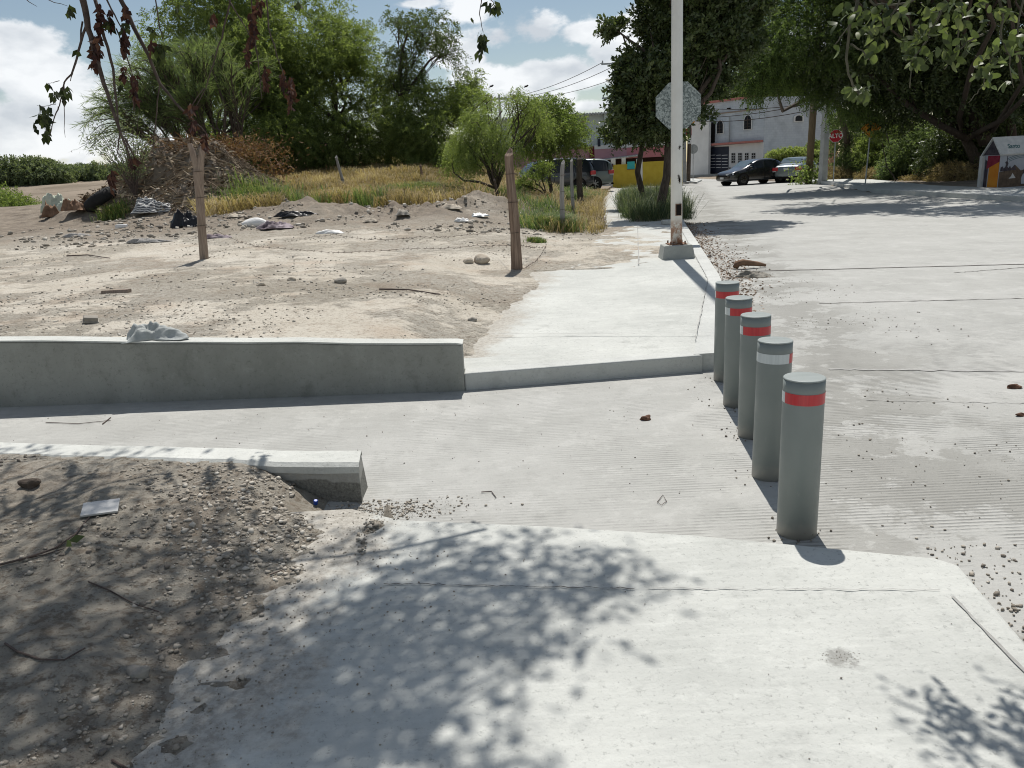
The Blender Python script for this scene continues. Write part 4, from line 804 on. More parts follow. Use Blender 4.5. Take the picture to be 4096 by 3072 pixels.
aw = MB(); aw.add([(X(1283), -2.2, Z(344)), (X(1375), -2.2, Z(337.5)), (X(1375), .6, Z(334)), (X(1283), .6, Z(341))], [(0, 1, 2, 3)]); aw.v += [(a, b_, c - .07) for a, b_, c in aw.v]; aw.f += [(7, 6, 5, 4), (0, 4, 5, 1), (1, 5, 6, 2), (3, 7, 4, 0), (2, 6, 7, 3)]; aw.m += [0] * 5; aw.build('carport_roof', M_METAL, H1)
yw = 53.5
def Xw(px): return P(px, 370, d=yw)[0]
def Zw(py): return P(1380, py, d=yw)[2]
WL = empty('yard_wall', (0, yw, 0), label='mustard yellow yard wall with white pillars below the pink house', cat='wall')
zt_ = Zw(353); MB().box(Xw(1323), Xw(1375), 0, .15, -.1, zt_).build('wall_panel', M_YEL, WL); MB().box(Xw(1388), Xw(1475), 0, .15, -.1, zt_ + .08).build('wall_panel', M_YEL, WL)
for a, c, z_ in ((1318, 1322.6, zt_ + .02), (1375.3, 1380, zt_ + .3), (1384, 1387.7, zt_ + .25)): MB().box(Xw(a), Xw(c), -.05, .2, -.1, z_).build('pillar', M_HWHITE, WL)
for a, c in ((1322, 1331), (1345, 1353)): MB().box(Xw(a), Xw(c), .22, .5, 0, zt_ + .42).build('pillar', M_HWHITE, WL)
MB().box(Xw(1355), Xw(1371), -.04, -.003, Zw(364), Zw(348)).build('teal_board', M_TEAL, WL); MB().box(Xw(1354.5), Xw(1371.5), -.05, -.003, Zw(365.5), Zw(364) - .003).build('board_shelf', M_CARD, WL)
MB().box(Xw(1290), Xw(1318) - .01, .02, .15, -.1, Zw(366)).build('low_wall', M_HWHITE, WL)
# ------------------------------------------------------------------ pale blue corner house
c0 = P(1648, 385, d=70.); cL = P(1488, 385, d=77.); cR = P(1800, 385, d=75.)
zt1 = P(1648, 207, d=70.)[2]
def facade(root, A, B, parts):
    """parts built in a frame running from A to B, facing the camera side"""
    ang = math.atan2(B[1] - A[1], B[0] - A[0]); o = empty('front', (A[0], A[1], 0), rz=ang); return o, math.hypot(B[0] - A[0], B[1] - A[1])
HB = empty('corner_house', (c0[0], c0[1], 0), label='pale blue two storey block house with arched windows and red roof edge', cat='house')
def toloc(p): return (p[0] - c0[0], p[1] - c0[1])
A_ = toloc(cL); B_ = (0, 0); C_ = toloc(cR); bk = (8, 12)
foot = [A_, B_, C_, (C_[0] + 2, C_[1] + 8), (A_[0] + 3, A_[1] + 9)]
MB().prism(foot, 0, zt1 - .05).build('wall', M_HBLUE, HB)
def onwall(S, E, px0, px1, py0, py1, yo, name, mat, parent=None, arch=False, th=.06, **k):
    """a rectangle on the wall from S to E (local), found from where it is surveyed"""
    S3 = np.array([c0[0] + S[0], c0[1] + S[1]]); dv = np.array([E[0] - S[0], E[1] - S[1]]); Lw = np.linalg.norm(dv); dv = dv / Lw; nv = np.array([dv[1], -dv[0]])
    def hit(px, py):
        o3 = np.array([0, 0, HC]); v = P(px, py, d=1.) - o3; A2 = np.array([[v[0], -dv[0]], [v[1], -dv[1]]]); t, s = np.linalg.solve(A2, S3); q = o3 + v * t; return s, q[2]
    sa, za = hit(px0, (py0 + py1) / 2); sb, zb = hit(px1, (py0 + py1) / 2); sm_ = (px0 + px1) / 2; _, z1 = hit(sm_, py0); _, z0 = hit(sm_, py1)
    if arch: n = 8; rr_ = (sb - sa) / 2; hh_ = min(rr_ * 1.25, (z1 - z0) * .45); poly = [(sa, z0), (sb, z0), (sb, z1 - hh_)] + [((sa + sb) / 2 + rr_ * math.cos(a), z1 - hh_ + hh_ * math.sin(a)) for a in np.linspace(0, math.pi, n)[1:-1]] + [(sa, z1 - hh_)]
    else: poly = [(sa, z0), (sb, z0), (sb, z1), (sa, z1)]
    m = MB(); m.plate(poly, -yo - th, -yo); ang = math.atan2(dv[1], dv[0]); c_, s_ = math.cos(ang), math.sin(ang)
    m.v = [(S[0] + x * c_ - y * s_, S[1] + x * s_ + y * c_, z) for x, y, z in m.v]
    return m.build(name, mat, parent or HB, **k)
onwall(A_, B_, 1545, 1649, 311, 388, .02, 'ground_floor_render', M_HWHITE, th=.10)
onwall(A_, B_, 1500, 1544.5, 262, 388, .6, 'porch_wall', M_HWHITE, th=.3)
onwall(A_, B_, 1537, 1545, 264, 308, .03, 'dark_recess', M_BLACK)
onwall(A_, B_, 1532, 1648.5, 306.5, 311, .02, 'red_ledge', M_TRIMRED, th=.5)
onwall(A_, B_, 1512, 1648, 241, 243.5, .02, 'ledge_band', M_PALEWOOD, th=.06)
for a in ((1550, 1563, 260, 288), (1609, 1624, 249, 279)):
    f_ = onwall(A_, B_, a[0] - 1.5, a[1] + 1.5, a[2] - 1.5, a[3] + 1, .03, 'window', M_HWHITE, arch=True); onwall(A_, B_, *a, .095, 'pane', M_PANE, f_, arch=True, th=.01)
    m_ = (a[0] + a[1]) / 2; onwall(A_, B_, m_ - .4, m_ + .4, a[2] + 2, a[3], .11, 'window_bar', M_BARK, f_, th=.02)
    for k in (.35, .6, .82): yb = a[2] + (a[3] - a[2]) * k; onwall(A_, B_, a[0] + .5, a[1] - .5, yb, yb + .8, .11, 'window_bar', M_BARK, f_, th=.02)
gt = onwall(A_, B_, 1531, 1576, 317.5, 374.5, .13, 'garage_gate', M_GATE, th=.04)
for row in (334.5, 342, 348, 355, 361):
    for a, c in ((1536, 1548), (1550, 1560), (1562, 1574.5)): onwall(A_, B_, a, c, row, row + 1., .18, 'gate_bar', M_SIGNW, gt, th=.01)
onwall(A_, B_, 1577, 1578.3, 252, 311, .1, 'drain_pipe', M_METAL, th=.08)
for a in (1582, 1596.5, 1611, 1625.5):
    pn = onwall(A_, B_, a, a + 8.5, 330, 352.5, .13, 'lattice_vent', M_LATT, th=.02)
    for i in range(2):
        for j in range(4): onwall(A_, B_, a + .9 + i * 4.1, a + 3.6 + i * 4.1, 331 + j * 5.5, 334.8 + j * 5.5, .155, 'lattice_hole', M_BLACK, pn, th=.01)
onwall(A_, B_, 1500, 1648, 374.5, 379.5, .5, 'front_step', M_BLOCK, th=.5)
f_ = onwall(B_, C_, 1713, 1735, 247, 263, .03, 'window', M_HWHITE, arch=True); onwall(B_, C_, 1716.5, 1731.5, 249.5, 261.5, .095, 'pane', M_PANE, f_, arch=True, th=.01)
for (S, E) in ((A_, B_), (B_, C_)):
    dv = np.array([E[0] - S[0], E[1] - S[1]]); L_ = np.linalg.norm(dv); 
MB().prism([(A_[0] - .1, A_[1] - .25), (0, -.25), (0.12, 0), (A_[0], A_[1] + .1)], zt1 - .047, zt1 + .14).build('roof_edge', M_TRIMRED, HB)
for a in (1575, 1614): onwall(A_, B_, a, a + 3.5, 233, 236, .02, 'drain_spout', M_BLACK, th=.3)
# garden wall of lattice blocks left and right of the vine, tan pillar
gw = empty('lattice_wall', (c0[0], c0[1], 0), label='low garden wall of pierced grey blocks in front of the blue house', cat='wall')
S_ = (-1., -4.5); E_ = (9., -1.); 
onwall(S_, E_, 1650, 1782, 345, 400, .0, 'wall_base', M_HWHITE, gw, th=.2); lp = onwall(S_, E_, 1650, 1782, 328, 345.2, .05, 'lattice_panel', M_LATT, gw, th=.1)
m = MB(); S3 = np.array([S_[0], S_[1]]); dv = np.array([E_[0] - S_[0], E_[1] - S_[1]]); dv /= np.linalg.norm(dv)
zl = P(1700, 344.5, d=70 - 3.2)[2]
for i in range(44):
    for j in range(4):
        s = .3 + i * .22 + (j % 2) * .11; z_ = zl + .12 + j * .2; qx = S3[0] + dv[0] * s + dv[1] * .165; qy = S3[1] + dv[1] * s - dv[0] * .165
        m.add([(qx - .075 * dv[0], qy - .075 * dv[1], z_), (qx, qy, z_ - .075), (qx + .075 * dv[0], qy + .075 * dv[1], z_), (qx, qy, z_ + .075)], [(0, 1, 2, 3)])
tag(m.build('lattice_hole', M_BLACK, lp), kind='stuff')
q = P(1787, 380, d=56.); e = empty('brick_pillar', (q[0], q[1], 0), label='salmon and white pillar wall seen between concrete pole and stop sign', cat='pillar')
zz = P(1787, 305, d=56.)[2]; MB().box(-.2, .62, 0, .5, 0, zz).build('lower_part', std('salmon_paint', (.42, .20, .14), (.5, .26, .19), 2, .9), e); MB().box(-.25, .67, -.05, .55, zz + .003, P(1787, 296, d=56.)[2] + .4).build('upper_part', M_LATT, e)
q = P(1545, 262, d=68.); e = tag(MB().tube([(0, 0, 0), (0, 0, .25), (0, 0, .42), (0, 0, .5)], [.1, .42, .36, .1], 10).build('flower_pot', M_ORANGE, smooth=True), 'round orange pot on the porch wall of the blue house', 'pot'); e.location = (q[0] - .6, q[1] + 6.3, q[2] + .05)
# far low building glimpsed under the trees
q = P(880, 362, d=62.); e = empty('low_shed', (q[0], q[1], tz(q[0], q[1])), label='low white shed glimpsed under the dark trees behind dry grass', cat='shed')
MB().box(-3., 10., 0, 4, -.5, 1.1).build('wall', M_HWHITE, e); MB().box(-3.3, 10.3, -.4, 4.3, 1.103, 1.3).build('roof', M_METAL, e)
# ------------------------------------------------------------------ mural shrine
q = P(2152, 405, .15); e = empty('painted_hut', (q[0], q[1], .14), rz=.08, label='small gabled concrete hut with a painted mural and orange side', cat='hut'); e.scale = (.66, .9, .86)
Wm, Dm, Hs, Hp = 2.3, .95, 1.28, 1.86
M_MUR = std('mural_grey', (.30, .32, .36), (.40, .42, .46), 2, .9); M_MDK = std('mural_dark', (.025, .022, .03), (.09, .075, .085), 5, .9); M_MRED = std('mural_crimson', (.18, .012, .03), (.26, .03, .05), 5, .9); M_MOR = std('mural_orange', (.52, .17, .015), (.60, .26, .03), 3, .9); M_MBR = std('mural_brown', (.07, .05, .035), (.14, .10, .07), 5, .9); M_INK = std('teal_ink', (.03, .10, .10), (.05, .14, .14), 5, .9); M_MLT = std('mural_pale', (.44, .45, .44), (.55, .55, .53), 5, .9)
gab = [(0, -.1), (Dm, -.1), (Dm, Hs), (Dm * .5, Hp), (0, Hs)]
m = MB(); m.add([(x, y, z) for x in (0.06, Wm) for (y, z) in gab], [(4, 3, 2, 1, 0), (5, 6, 7, 8, 9)] + [(i, (i + 1) % 5, 5 + (i + 1) % 5, 5 + i) for i in range(5)]); m.build('body', M_MUR, e)
m = MB(); m.add([(-.02, -.05, Hs - .05), (Wm + .06, -.05, Hs - .05), (Wm + .06, Dm * .5, Hp + .03), (-.02, Dm * .5, Hp + .03), (-.02, -.07, Hs), (Wm + .06, -.07, Hs), (Wm + .06, Dm * .5, Hp + .09), (-.02, Dm * .5, Hp + .09)], [(0, 3, 2, 1), (4, 5, 6, 7), (0, 1, 5, 4), (2, 3, 7, 6), (1, 2, 6, 5), (0, 4, 7, 3)]); m.build('roof', M_MLT, e)
m = MB(); m.add([(-.02, Dm * .5 + .003, Hp + .03), (Wm, Dm * .5 + .003, Hp + .03), (Wm, Dm + .06, Hs - .05), (-.02, Dm + .06, Hs - .05), (-.02, Dm * .5 + .003, Hp + .09), (Wm, Dm * .5 + .003, Hp + .09), (Wm, Dm + .08, Hs), (-.02, Dm + .08, Hs)], [(0, 3, 2, 1), (4, 5, 6, 7), (0, 1, 5, 4), (2, 3, 7, 6), (1, 2, 6, 5), (0, 4, 7, 3)]); m.build('roof', M_MLT, e)
def side(poly, mat, nm, off=.056): m = MB(); m.add([(off, y, z) for y, z in poly], [tuple(range(len(poly)))[::-1]]); return m.build(nm, mat, e)
side([(.0, Hs - .02), (Dm, Hs - .02), (Dm * .5, Hp - .02)], M_MDK, 'dark_gable', .05); side([(.02, 0), (Dm * .62, 0), (Dm * .6, .75), (Dm * .62, 1.22), (.02, 1.22)], M_MOR, 'orange_panel', .052); side([(.02, 1.0), (Dm * .75, .72), (Dm * .72, 1.24), (.02, 1.24)], M_MRED, 'crimson_panel', .048); side([(Dm * .66, 0), (Dm * .86, 0), (Dm * .86, 1.1), (Dm * .66, 1.)], M_MDK, 'dark_panel', .05)
MB().box(-.08, .05, Dm * .9, Dm * 1.08, -.1, 1.25).build('corner_post', M_MLT, e)
def paint(poly, mat, nm, lay=0): m = MB(); m.add([(x, -.003 - .002 * lay, z) for x, z in poly], [tuple(range(len(poly)))]); return m.build(nm, mat, e)
def ell(cx, cz, rx, rz, n=18, a0=0, a1=2 * math.pi): return [(cx + rx * math.cos(a), cz + rz * math.sin(a)) for a in np.linspace(a0, a1, n, endpoint=abs(a1 - a0) < 6.2)]
paint([(.07, 0), (Wm, 0), (Wm, .8), (1.75, .72), (1.25, .62), (.9, .85), (.6, .66), (.07, .6)], M_MBR, 'mural_ground', 0)
paint(ell(1.78, .92, .40, .40), M_MDK, 'mural_hair', 1); paint([(1.3, .1), (2.25, .1), (2.25, .85), (1.8, .95), (1.42, .75)], M_MDK, 'mural_shoulder', 2)
paint([(1.72, 1.05), (1.80, .98), (1.92, 1.12), (1.98, 1.0), (1.9, .88), (1.84, .86), (1.82, .78), (1.98, .76), (1.9, .72), (1.62, .72), (1.6, .78), (1.75, .80), (1.70, .90), (1.64, .98)], M_MLT, 'mural_face', 3)
paint([(2.05, .05), (2.29, .05), (2.29, .85), (2.12, .6)], M_MRED, 'mural_crimson', 3); paint([(.62, .33), (1.0, .34), (.9, .44), (.8, .54), (.74, .42)], M_MLT, 'mural_hill', 3); paint(ell(1.45, .28, .14, .22, 12, 0, math.pi) + [(1.34, .1), (1.56, .1)][::-1][::-1], M_MUR, 'mural_figure', 3)
paint([(.1, .62), (.12, .78), (.24, .82), (.26, .74), (.36, .78), (.4, .9), (.33, .95), (.42, 1.02), (.42, 1.2), (.45, 1.2), (.46, 1.0), (.52, .92), (.48, .8), (.56, .74), (.62, .84), (.7, .7), (.86, .86), (.98, .66)], M_MDK, 'mural_outline', 4)
t_an = math.atan2(Hp - Hs + .09, Dm * .5 + .05)
text('sign_text', 'Santo', .30, M_INK, e, (.85, .16, Hs + .285), (t_an, 0, 0), .35, .006); text('sign_text', 'Pueblo', .28, M_INK, e, (1.45, .03, Hs + .115), (t_an, 0, 0), .35, .004)
m = MB()
for k in range(3): m.tube([(.45 + .05 * k + 1.5 * t, -.006, Hs - .18 + .13 * math.sin(t * 3.1) - .05 * k) for t in np.linspace(0, 1, 12)], .010, 4)
m.build('mural_swirl', M_INK, e)
# ------------------------------------------------------------------ trees
def lob(px, py, d_, rx, rz, ry=None): q = P(px, py, d=d_); return (q[0], q[1], q[2], rx, ry or rx, rz)
def base_at(px, d_): q = P(px, 400, d=d_); return (q[0], q[1], tz(q[0], q[1]))
# big mesquites behind the mound
b_ = base_at(560, 42); f = P(575, 250, d=42.)
tree('mesquite_tree', b_, f, [lob(420, 120, 42, 2.6, 2.6), lob(520, 40, 42, 3.2, 3.2), lob(600, 110, 41, 3.0, 3.0), lob(460, 210, 41, 2.2, 2.0), lob(640, 40, 43, 2.6, 2.6), lob(560, 230, 40.5, 2.6, 2.2), lob(650, 240, 42, 2.4, 2.0), lob(480, -60, 43, 3.4, 2.6), lob(610, -60, 43, 2.6, 2.2)],
     8200, 15, .50, .15, .05, M_MESQ, 'tallest green mesquite behind the debris mound, crown leaving the top of the photo', trunk_r=.28, stems=[(0, 0), (1.2, .3), (-1, .4)], seed=1, gap=.26, gs=1.0, droop=.25)
b_ = base_at(730, 41); f = P(725, 260, d=41.)
tree('mesquite_tree', b_, f, [lob(700, 130, 41, 2.4, 2.6), lob(745, 200, 40, 2.2, 2.4), lob(780, 270, 39.5, 1.7, 1.6), lob(690, 270, 40, 2.2, 1.8), lob(760, 120, 42, 1.5, 1.6), lob(820, 310, 39.5, 1.4, 1.), lob(640, 160, 40.5, 1.8, 1.6), lob(800, 210, 41, 1.4, 1.3), lob(640, 320, 39, 1.6, .8), lob(740, 330, 39, 1.5, .7)],
     6000, 15, .45, .14, .045, M_MESQ, 'rounded green mesquite right of the tallest one, beside the slender tree', trunk_r=.2, stems=[(0, 0), (.7, .2)], seed=2, gap=.25)
b_ = base_at(470, 38); f = P(470, 310, d=38.)
tree('mesquite_tree', b_, f, [lob(470, 275, 37, 2.0, 1.6), lob(540, 290, 37, 1.8, 1.4), lob(610, 300, 38, 1.8, 1.4), lob(520, 200, 38.5, 1.7, 1.5), lob(590, 190, 38.5, 1.8, 1.8), lob(560, 120, 38.5, 1.8, 1.6), lob(500, 130, 39, 1.5, 1.5), lob(670, 320, 38, 1.5, .8)], 4600, 14, .42, .13, .04, M_MESQ, 'low shaded mesquite with many stems under the tallest one', trunk_r=.12, stems=[(0, 0), (.9, .1), (1.9, .3), (-.6, .2)], seed=3, gap=.25, twigs=70)
# feathery tree leaning left over the mound
b_ = base_at(430, 33); f = P(400, 270, d=33.)
root = empty('tamarisk_tree', b_, label='feathery grey green tree with wisps spreading left over the mound', cat='tree'); B_0 = np.array(b_)
mbt = MB(); F0 = f - B_0; AV = []; TV = []
limb5 = [P(a_, b__, d=dd__) - B_0 for a_, b__, dd__ in ((470, 120, 33.5), (420, 130, 33), (350, 160, 32.5), (290, 210, 32.5), (260, 270, 32), (500, 200, 33), (400, 220, 32), (450, 270, 31.5))]
roots5 = [P(a_, 345, d=32.5) - B_0 for a_ in (520, 480, 455, 430, 400, 530, 470, 500)]
for q_, w_ in zip(limb5, roots5): limbs(mbt, w_ + [0, 0, -.6], [q_], .07, n=6, r1=.012)
for i in range(330):
    an = math.radians(random.triangular(40, 190, 135)); rr_ = random.uniform(.1, 1.) ** .6; tgt = P(425 + math.cos(an) * 262 * rr_, 290 - math.sin(an) * 225 * rr_, d=random.uniform(31, 35))
    tl = tgt - B_0; j = int(np.argmin([np.linalg.norm(tl - q_) for q_ in limb5])); st = roots5[j] + (limb5[j] - roots5[j]) * random.uniform(.25, .95); L = np.linalg.norm(tl - st); n_ = 9; pts = []
    for k in range(n_):
        t = k / (n_ - 1); pts.append(st + (tl - st) * t + np.array([0, 0, L * .16 * math.sin(t * math.pi) - .25 * t * t]) + RS.normal(size=3) * .04)
    mbt.tube(pts, [.035 * (1 - t) + .006 for t in np.linspace(0, 1, n_)], 4, cap=False)
    pts = np.array(pts); k = 70; t = RS.uniform(.15, 1.02, k) * (n_ - 1.001); i0 = np.clip(t.astype(int), 0, n_ - 2); p = pts[i0] + (pts[i0 + 1] - pts[i0]) * (t - i0)[:, None]
    dr = unit(pts[i0 + 1] - pts[i0]) + RS.normal(size=(k, 3)) * .42 + [0, 0, -.05]
    V_, t_ = leaves(p, dr, RS.uniform(.25, .6, k), .018, np.clip(RS.rand(k) * .6 + random.uniform(0, .4), 0, 1)); AV.append(V_); TV.append(t_)
AV = np.concatenate(AV); npmesh('crown', AV, quads(len(AV) // 4), M_TAM, root, np.concatenate(TV)); mbt.build('trunk', M_BARK, root, smooth=True)
# slender open tree
b_ = base_at(838, 40); f = P(868, 215, d=40.)
tree('slender_tree', b_, f, [lob(860, 75, 40, 1.1, 1.2), lob(915, 70, 40, 1.6, 1.2), lob(950, 120, 40, 1.1, 1.2), lob(880, 140, 40, 1.3, 1.1), lob(930, 180, 40, 1.3, 1.0), lob(985, 190, 41, 1.1, 1.0), lob(850, 180, 40.5, .9, .9)],
     1500, 12, .42, .13, .045, M_PODTREE, 'tall slender open tree with bare stems against the sky', trunk_r=.14, seed=4, gap=.3, droop=.6, twigs=60)
# low trees right of it
b_ = base_at(935, 39); f = P(940, 300, d=39.)
tree('small_mesquite', b_, f, [lob(890, 300, 38, 1.3, 1.2), lob(960, 290, 38, 1.6, 1.3), lob(930, 235, 39, 1.4, 1.3), lob(1000, 240, 39, 1.3, 1.2), lob(1020, 300, 38, 1.2, 1.1), lob(860, 260, 38.5, 1.0, 1.0), lob(1015, 185, 40, .7, .8), lob(840, 300, 38, 1.2, 1.1), lob(905, 340, 38, 1.4, .6), lob(1000, 340, 37, 1.3, .6)],
     4600, 14, .4, .12, .04, M_MESQ, 'low bushy mesquite between the slender tree and the willow like tree', trunk_r=.12, stems=[(0, 0), (.7, 0), (-.8, .2)], seed=5, gap=.22, droop=.4)
b_ = G(1073, 412, d=25.5); f = b_ + np.array([.0, 0, .5])
tree('willow_like_tree', b_, f, [lob(1040, 265, 26, .6, .5), lob(1005, 305, 26, .5, .5), lob(1085, 240, 26, .6, .45), lob(1130, 235, 26, .6, .5), lob(1160, 270, 26.5, .55, .5), lob(1075, 285, 25.5, .7, .4), lob(1125, 295, 26, .6, .35), lob(1020, 335, 25.5, .35, .3), lob(1095, 320, 25.5, .6, .25), lob(1050, 215, 26.5, .25, .35), lob(1110, 205, 26.5, .3, .25), lob(980, 330, 27, .4, .5)],
     1700, 14, .42, .085, .022, M_WILLOW, 'light green drooping tree with dark forked stems behind the reddish post', trunk_r=.06, bright=.2, stems=[(0, 0), (.12, 0), (-.15, .05)], seed=6, gap=.42, gs=2.2, droop=.9, twigs=60, bark=M_BARK)
b_ = base_at(1190, 31); f = P(1190, 330, d=31.)
tree('small_mesquite', b_, f, [lob(1180, 280, 31, 1.2, 1.1), lob(1215, 290, 31, 1.0, 1.0), lob(1185, 245, 31, .8, .7), lob(1140, 285, 31.5, .9, .8), lob(1222, 275, 30, .5, .4)],
     2000, 14, .36, .11, .036, M_WILLOW, 'dense leafy small tree above the dark van', trunk_r=.08, seed=7, gap=.15, droop=.4)
b_ = G(1180, 420, d=27.); b_[2] = tz(b_[0], b_[1])
tree('sapling', b_, b_ + np.array([.0, 0, .35]), [lob(1150, 385, 27, .33, .22), lob(1168, 368, 27, .25, .22), lob(1130, 398, 27, .3, .2)], 230, 12, .3, .085, .03, M_WILLOW, 'green sapling in front of the dark van', trunk_r=.025, seed=8, droop=.3, twigs=14, cat='sapling')
# street tree by the white pole: two trunks, dark glossy crown
b_ = P(1425, 440, .18, d=22.); b_[2] = .18; b2_ = P(1386, 400, d=27.); b2_[2] = .18
f = P(1445, 285, d=22.)
tree('street_tree', b_, f, [lob(1405, 70, 22, .7, .6), lob(1375, 120, 22, .5, .45), lob(1365, 200, 22, .55, .5), lob(1420, 160, 21.5, .7, .6), lob(1410, 225, 22, .7, .5), lob(1475, 100, 22, .9, .7), lob(1540, 60, 22, .9, .7), lob(1480, 190, 22, .8, .6), lob(1560, 130, 22.5, .7, .55), lob(1600, 90, 22.5, .6, .5), lob(1530, 185, 22, .5, .4), lob(1440, 10, 22, .9, .6), lob(1530, -10, 22, 1.1, .6), lob(1610, 10, 22.5, .7, .6), lob(1350, 255, 22, .35, .35), lob(1328, 62, 22, .32, .22), lob(1345, 75, 22, .35, .2), lob(1335, 235, 21.5, .3, .35), lob(1430, 270, 22, .6, .35), lob(1500, -80, 22.5, 1.6, .8), lob(1500, 240, 22, .4, .4), lob(1355, 160, 22, .3, .35)],
     7600, 12, .28, .125, .065, M_DARKLEAF, 'dark glossy leafed street tree rising behind the white pole', trunk_r=.13, seed=9, gap=.30, gs=3.4, droop=.1, spread=.6, twigs=80)
f = P(1392, 290, d=27.)
tree('street_tree', b2_, f, [lob(1380, 275, 26.5, 1.0, .55), lob(1350, 285, 27, .8, .4), lob(1430, 290, 26.5, .8, .5), lob(1400, 225, 26.5, .9, .8)], 1700, 12, .26, .10, .055, M_DARKLEAF, 'smaller dark street tree with a thin trunk before the yellow wall', trunk_r=.11, seed=10, gap=.2, gs=2., droop=.1, spread=.6)
# trees behind the blue house
b_ = (P(1560, 400, d=88.)[0], 88., .2)
for i, (px, py, r_, lb) in enumerate(((1530, 205, 3.4, 'olive tree top showing behind the left end of the blue house roof'), (1640, 180, 4.2, 'broad tree crown behind the middle of the blue house roof'), (1740, 170, 4.2, 'tree crown behind the right end of the blue house roof'))):
    q = P(px, 400, d=90 + i); tree('background_tree', (q[0], q[1], .2), P(px, py + 40, d=90 + i), [lob(px, py, 90 + i, r_, 2.6), lob(px - 30, py + 20, 90 + i, r_ * .7, 1.8), lob(px + 35, py + 15, 90 + i, r_ * .7, 2.)], 1500, 10, .8, .30, .12, (M_PODTREE, M_MESQ, M_MESQ)[i], lb, trunk_r=.25, seed=11 + i, group='trees behind the blue house', twigs=16)
# feathery tree over the far kerb
b_ = P(1835, 400, d=50.); b_[2] = tz(b_[0], b_[1]); f = P(1800, 190, d=42.)
tree('feathery_shade_tree', b_, f, [lob(1660, 130, 36, 1.7, 1.5), lob(1720, 60, 36, 2.4, 1.6), lob(1695, 150, 36, 1.5, .9), lob(1790, 150, 36, 1.8, 1.1), lob(1640, 40, 37, 1.6, 1.3), lob(1775, 195, 36, 1.2, .5), lob(1850, 230, 36.5, 1.4, .8), lob(1720, -40, 37, 3., 1.6), lob(1840, 40, 37, 2.2, 1.4), lob(1640, 190, 37, .7, .7), lob(1800, 110, 34, 1.3, 1.), lob(1680, 100, 34, 1.3, 1.1), lob(1860, 180, 37, 1.6, 1.)],
     6000, 16, .46, .13, .04, M_FEATH, 'feathery green tree hanging over the street above the leaning wooden pole', trunk_r=.2, seed=15, gap=.25, droop=.5, twigs=80)
# huge dark tree with leaning limbs
b_ = P(2128, 395, d=36.); b_[2] = tz(b_[0], b_[1]); f = P(2085, 300, d=36.)
tree('shade_tree', b_, f, [lob(1870, 110, 35, 2.8, 1.8), lob(1960, 40, 35, 3.2, 2.4), lob(2080, 60, 34, 3.2, 2.6), lob(2180, 130, 34, 3.2, 2.6), lob(2000, 180, 35, 2.2, 1.5), lob(1930, 230, 37, 1.8, 1.2), lob(2080, 200, 36, 2.2, 1.2), lob(2200, 250, 37, 2.4, 1.2), lob(1950, -80, 35, 4., 2.2), lob(2130, -80, 34, 4., 2.4), (10.5, 27., 8.6, 2.4, 1.8, 1.), (13.5, 25., 9., 3., 2.2, 1.2), (16.5, 23.5, 9., 3., 2.2, 1.2), (12.5, 30., 8.5, 3., 2.5, 1.), (17, 28., 8.5, 3., 3., 1.), (11, 28., 8.8, 2.6, 1.8, .9), (14, 26., 8.6, 2.8, 2., .9), (12.5, 29, 8.7, 2.5, 2., .9), (9.3, 28.5, 8.9, 1.5, 1.2, .5), (15, 23.5, 9.2, 2.5, 1.5, .9)],
     17000, 13, .5, .17, .075, M_DARKLEAF, 'huge dark shade tree with thick leaning limbs above the painted hut', trunk_r=.24, stems=[(0, 0), (.9, .3)], seed=16, gap=.16, gs=1., droop=.4, twigs=60)
root = D.objects['shade_tree']; m = MB(); B_0 = np.array(b_)
for pth, r_ in ((((2090, 300), (2030, 270), (1960, 225), (1900, 170), (1850, 150)), .15), (((2130, 310), (2105, 250), (2085, 200), (2060, 180)), .26), (((2060, 285), (1990, 240), (1960, 205), (1930, 160)), .1), (((2190, 330), (2180, 240), (2170, 200)), .2)):
    pts = [P(a, c, d=34.5) - B_0 for a, c in pth]; m.tube(pts, [r_ * (1 - .5 * i / len(pts)) for i in range(len(pts))], 10)
m.build('limb', std('smooth_brown_bark', (.035, .028, .022), (.09, .07, .055), 5, .9, .5, 10), root, smooth=True)
# hedge and shrubs along the far pavement
WSY = D.objects['warning_sign'].location.y
def shrub(px, py, d_, rx, rz, mat, n, label, name='shrub', ll=.12, lw=.05, extra=(), cat='shrub', bright=0., base=None, **k):
    q = P(px, 405, d=d_); zb = tz(q[0], q[1]); c = P(px, py, d=d_)
    return tree(name, (q[0], q[1], zb), np.array([q[0], q[1], zb + .3]), [(c[0], c[1], c[2], rx, rx, rz)] + [lob(*x) for x in extra], n, 12, .34, ll, lw, mat, label, cat=cat, trunk_r=.05, twigs=14, bright=bright, stems=[(0, 0), (.2, 0), (-.2, .1)], **k)
shrub(1850, 320, 47., 1.7, 1.3, M_TAM, 2400, 'tall green shrub right behind the ALTO sign', extra=((1840, 270, 47, 1.3, 1.), (1870, 360, 46, 1.4, .9)), gap=.1, seed=21, bright=.2)
shrub(1920, 330, 44., 1.8, 1.2, M_MESQ, 2400, 'leafy shrub around the amber warning sign', extra=((1940, 285, 44, 1.6, .9), (1900, 300, 44.5, 1.3, 1.), (1897, 291, WSY - .5, .42, .28), (1905, 305, WSY - .6, .5, .3)), gap=.1, seed=22)
shrub(1990, 330, 41., 1.7, 1.2, M_TAM, 2100, 'dark green shrub midway between the warning sign and the painted hut', extra=((2010, 300, 41, 1.5, .9),), gap=.1, seed=23)
shrub(2060, 335, 38., 1.5, 1.2, M_DARKLEAF, 1900, 'dark shrub just left of the painted hut', extra=((2080, 300, 38, 1.3, .9),), gap=.1, seed=24)
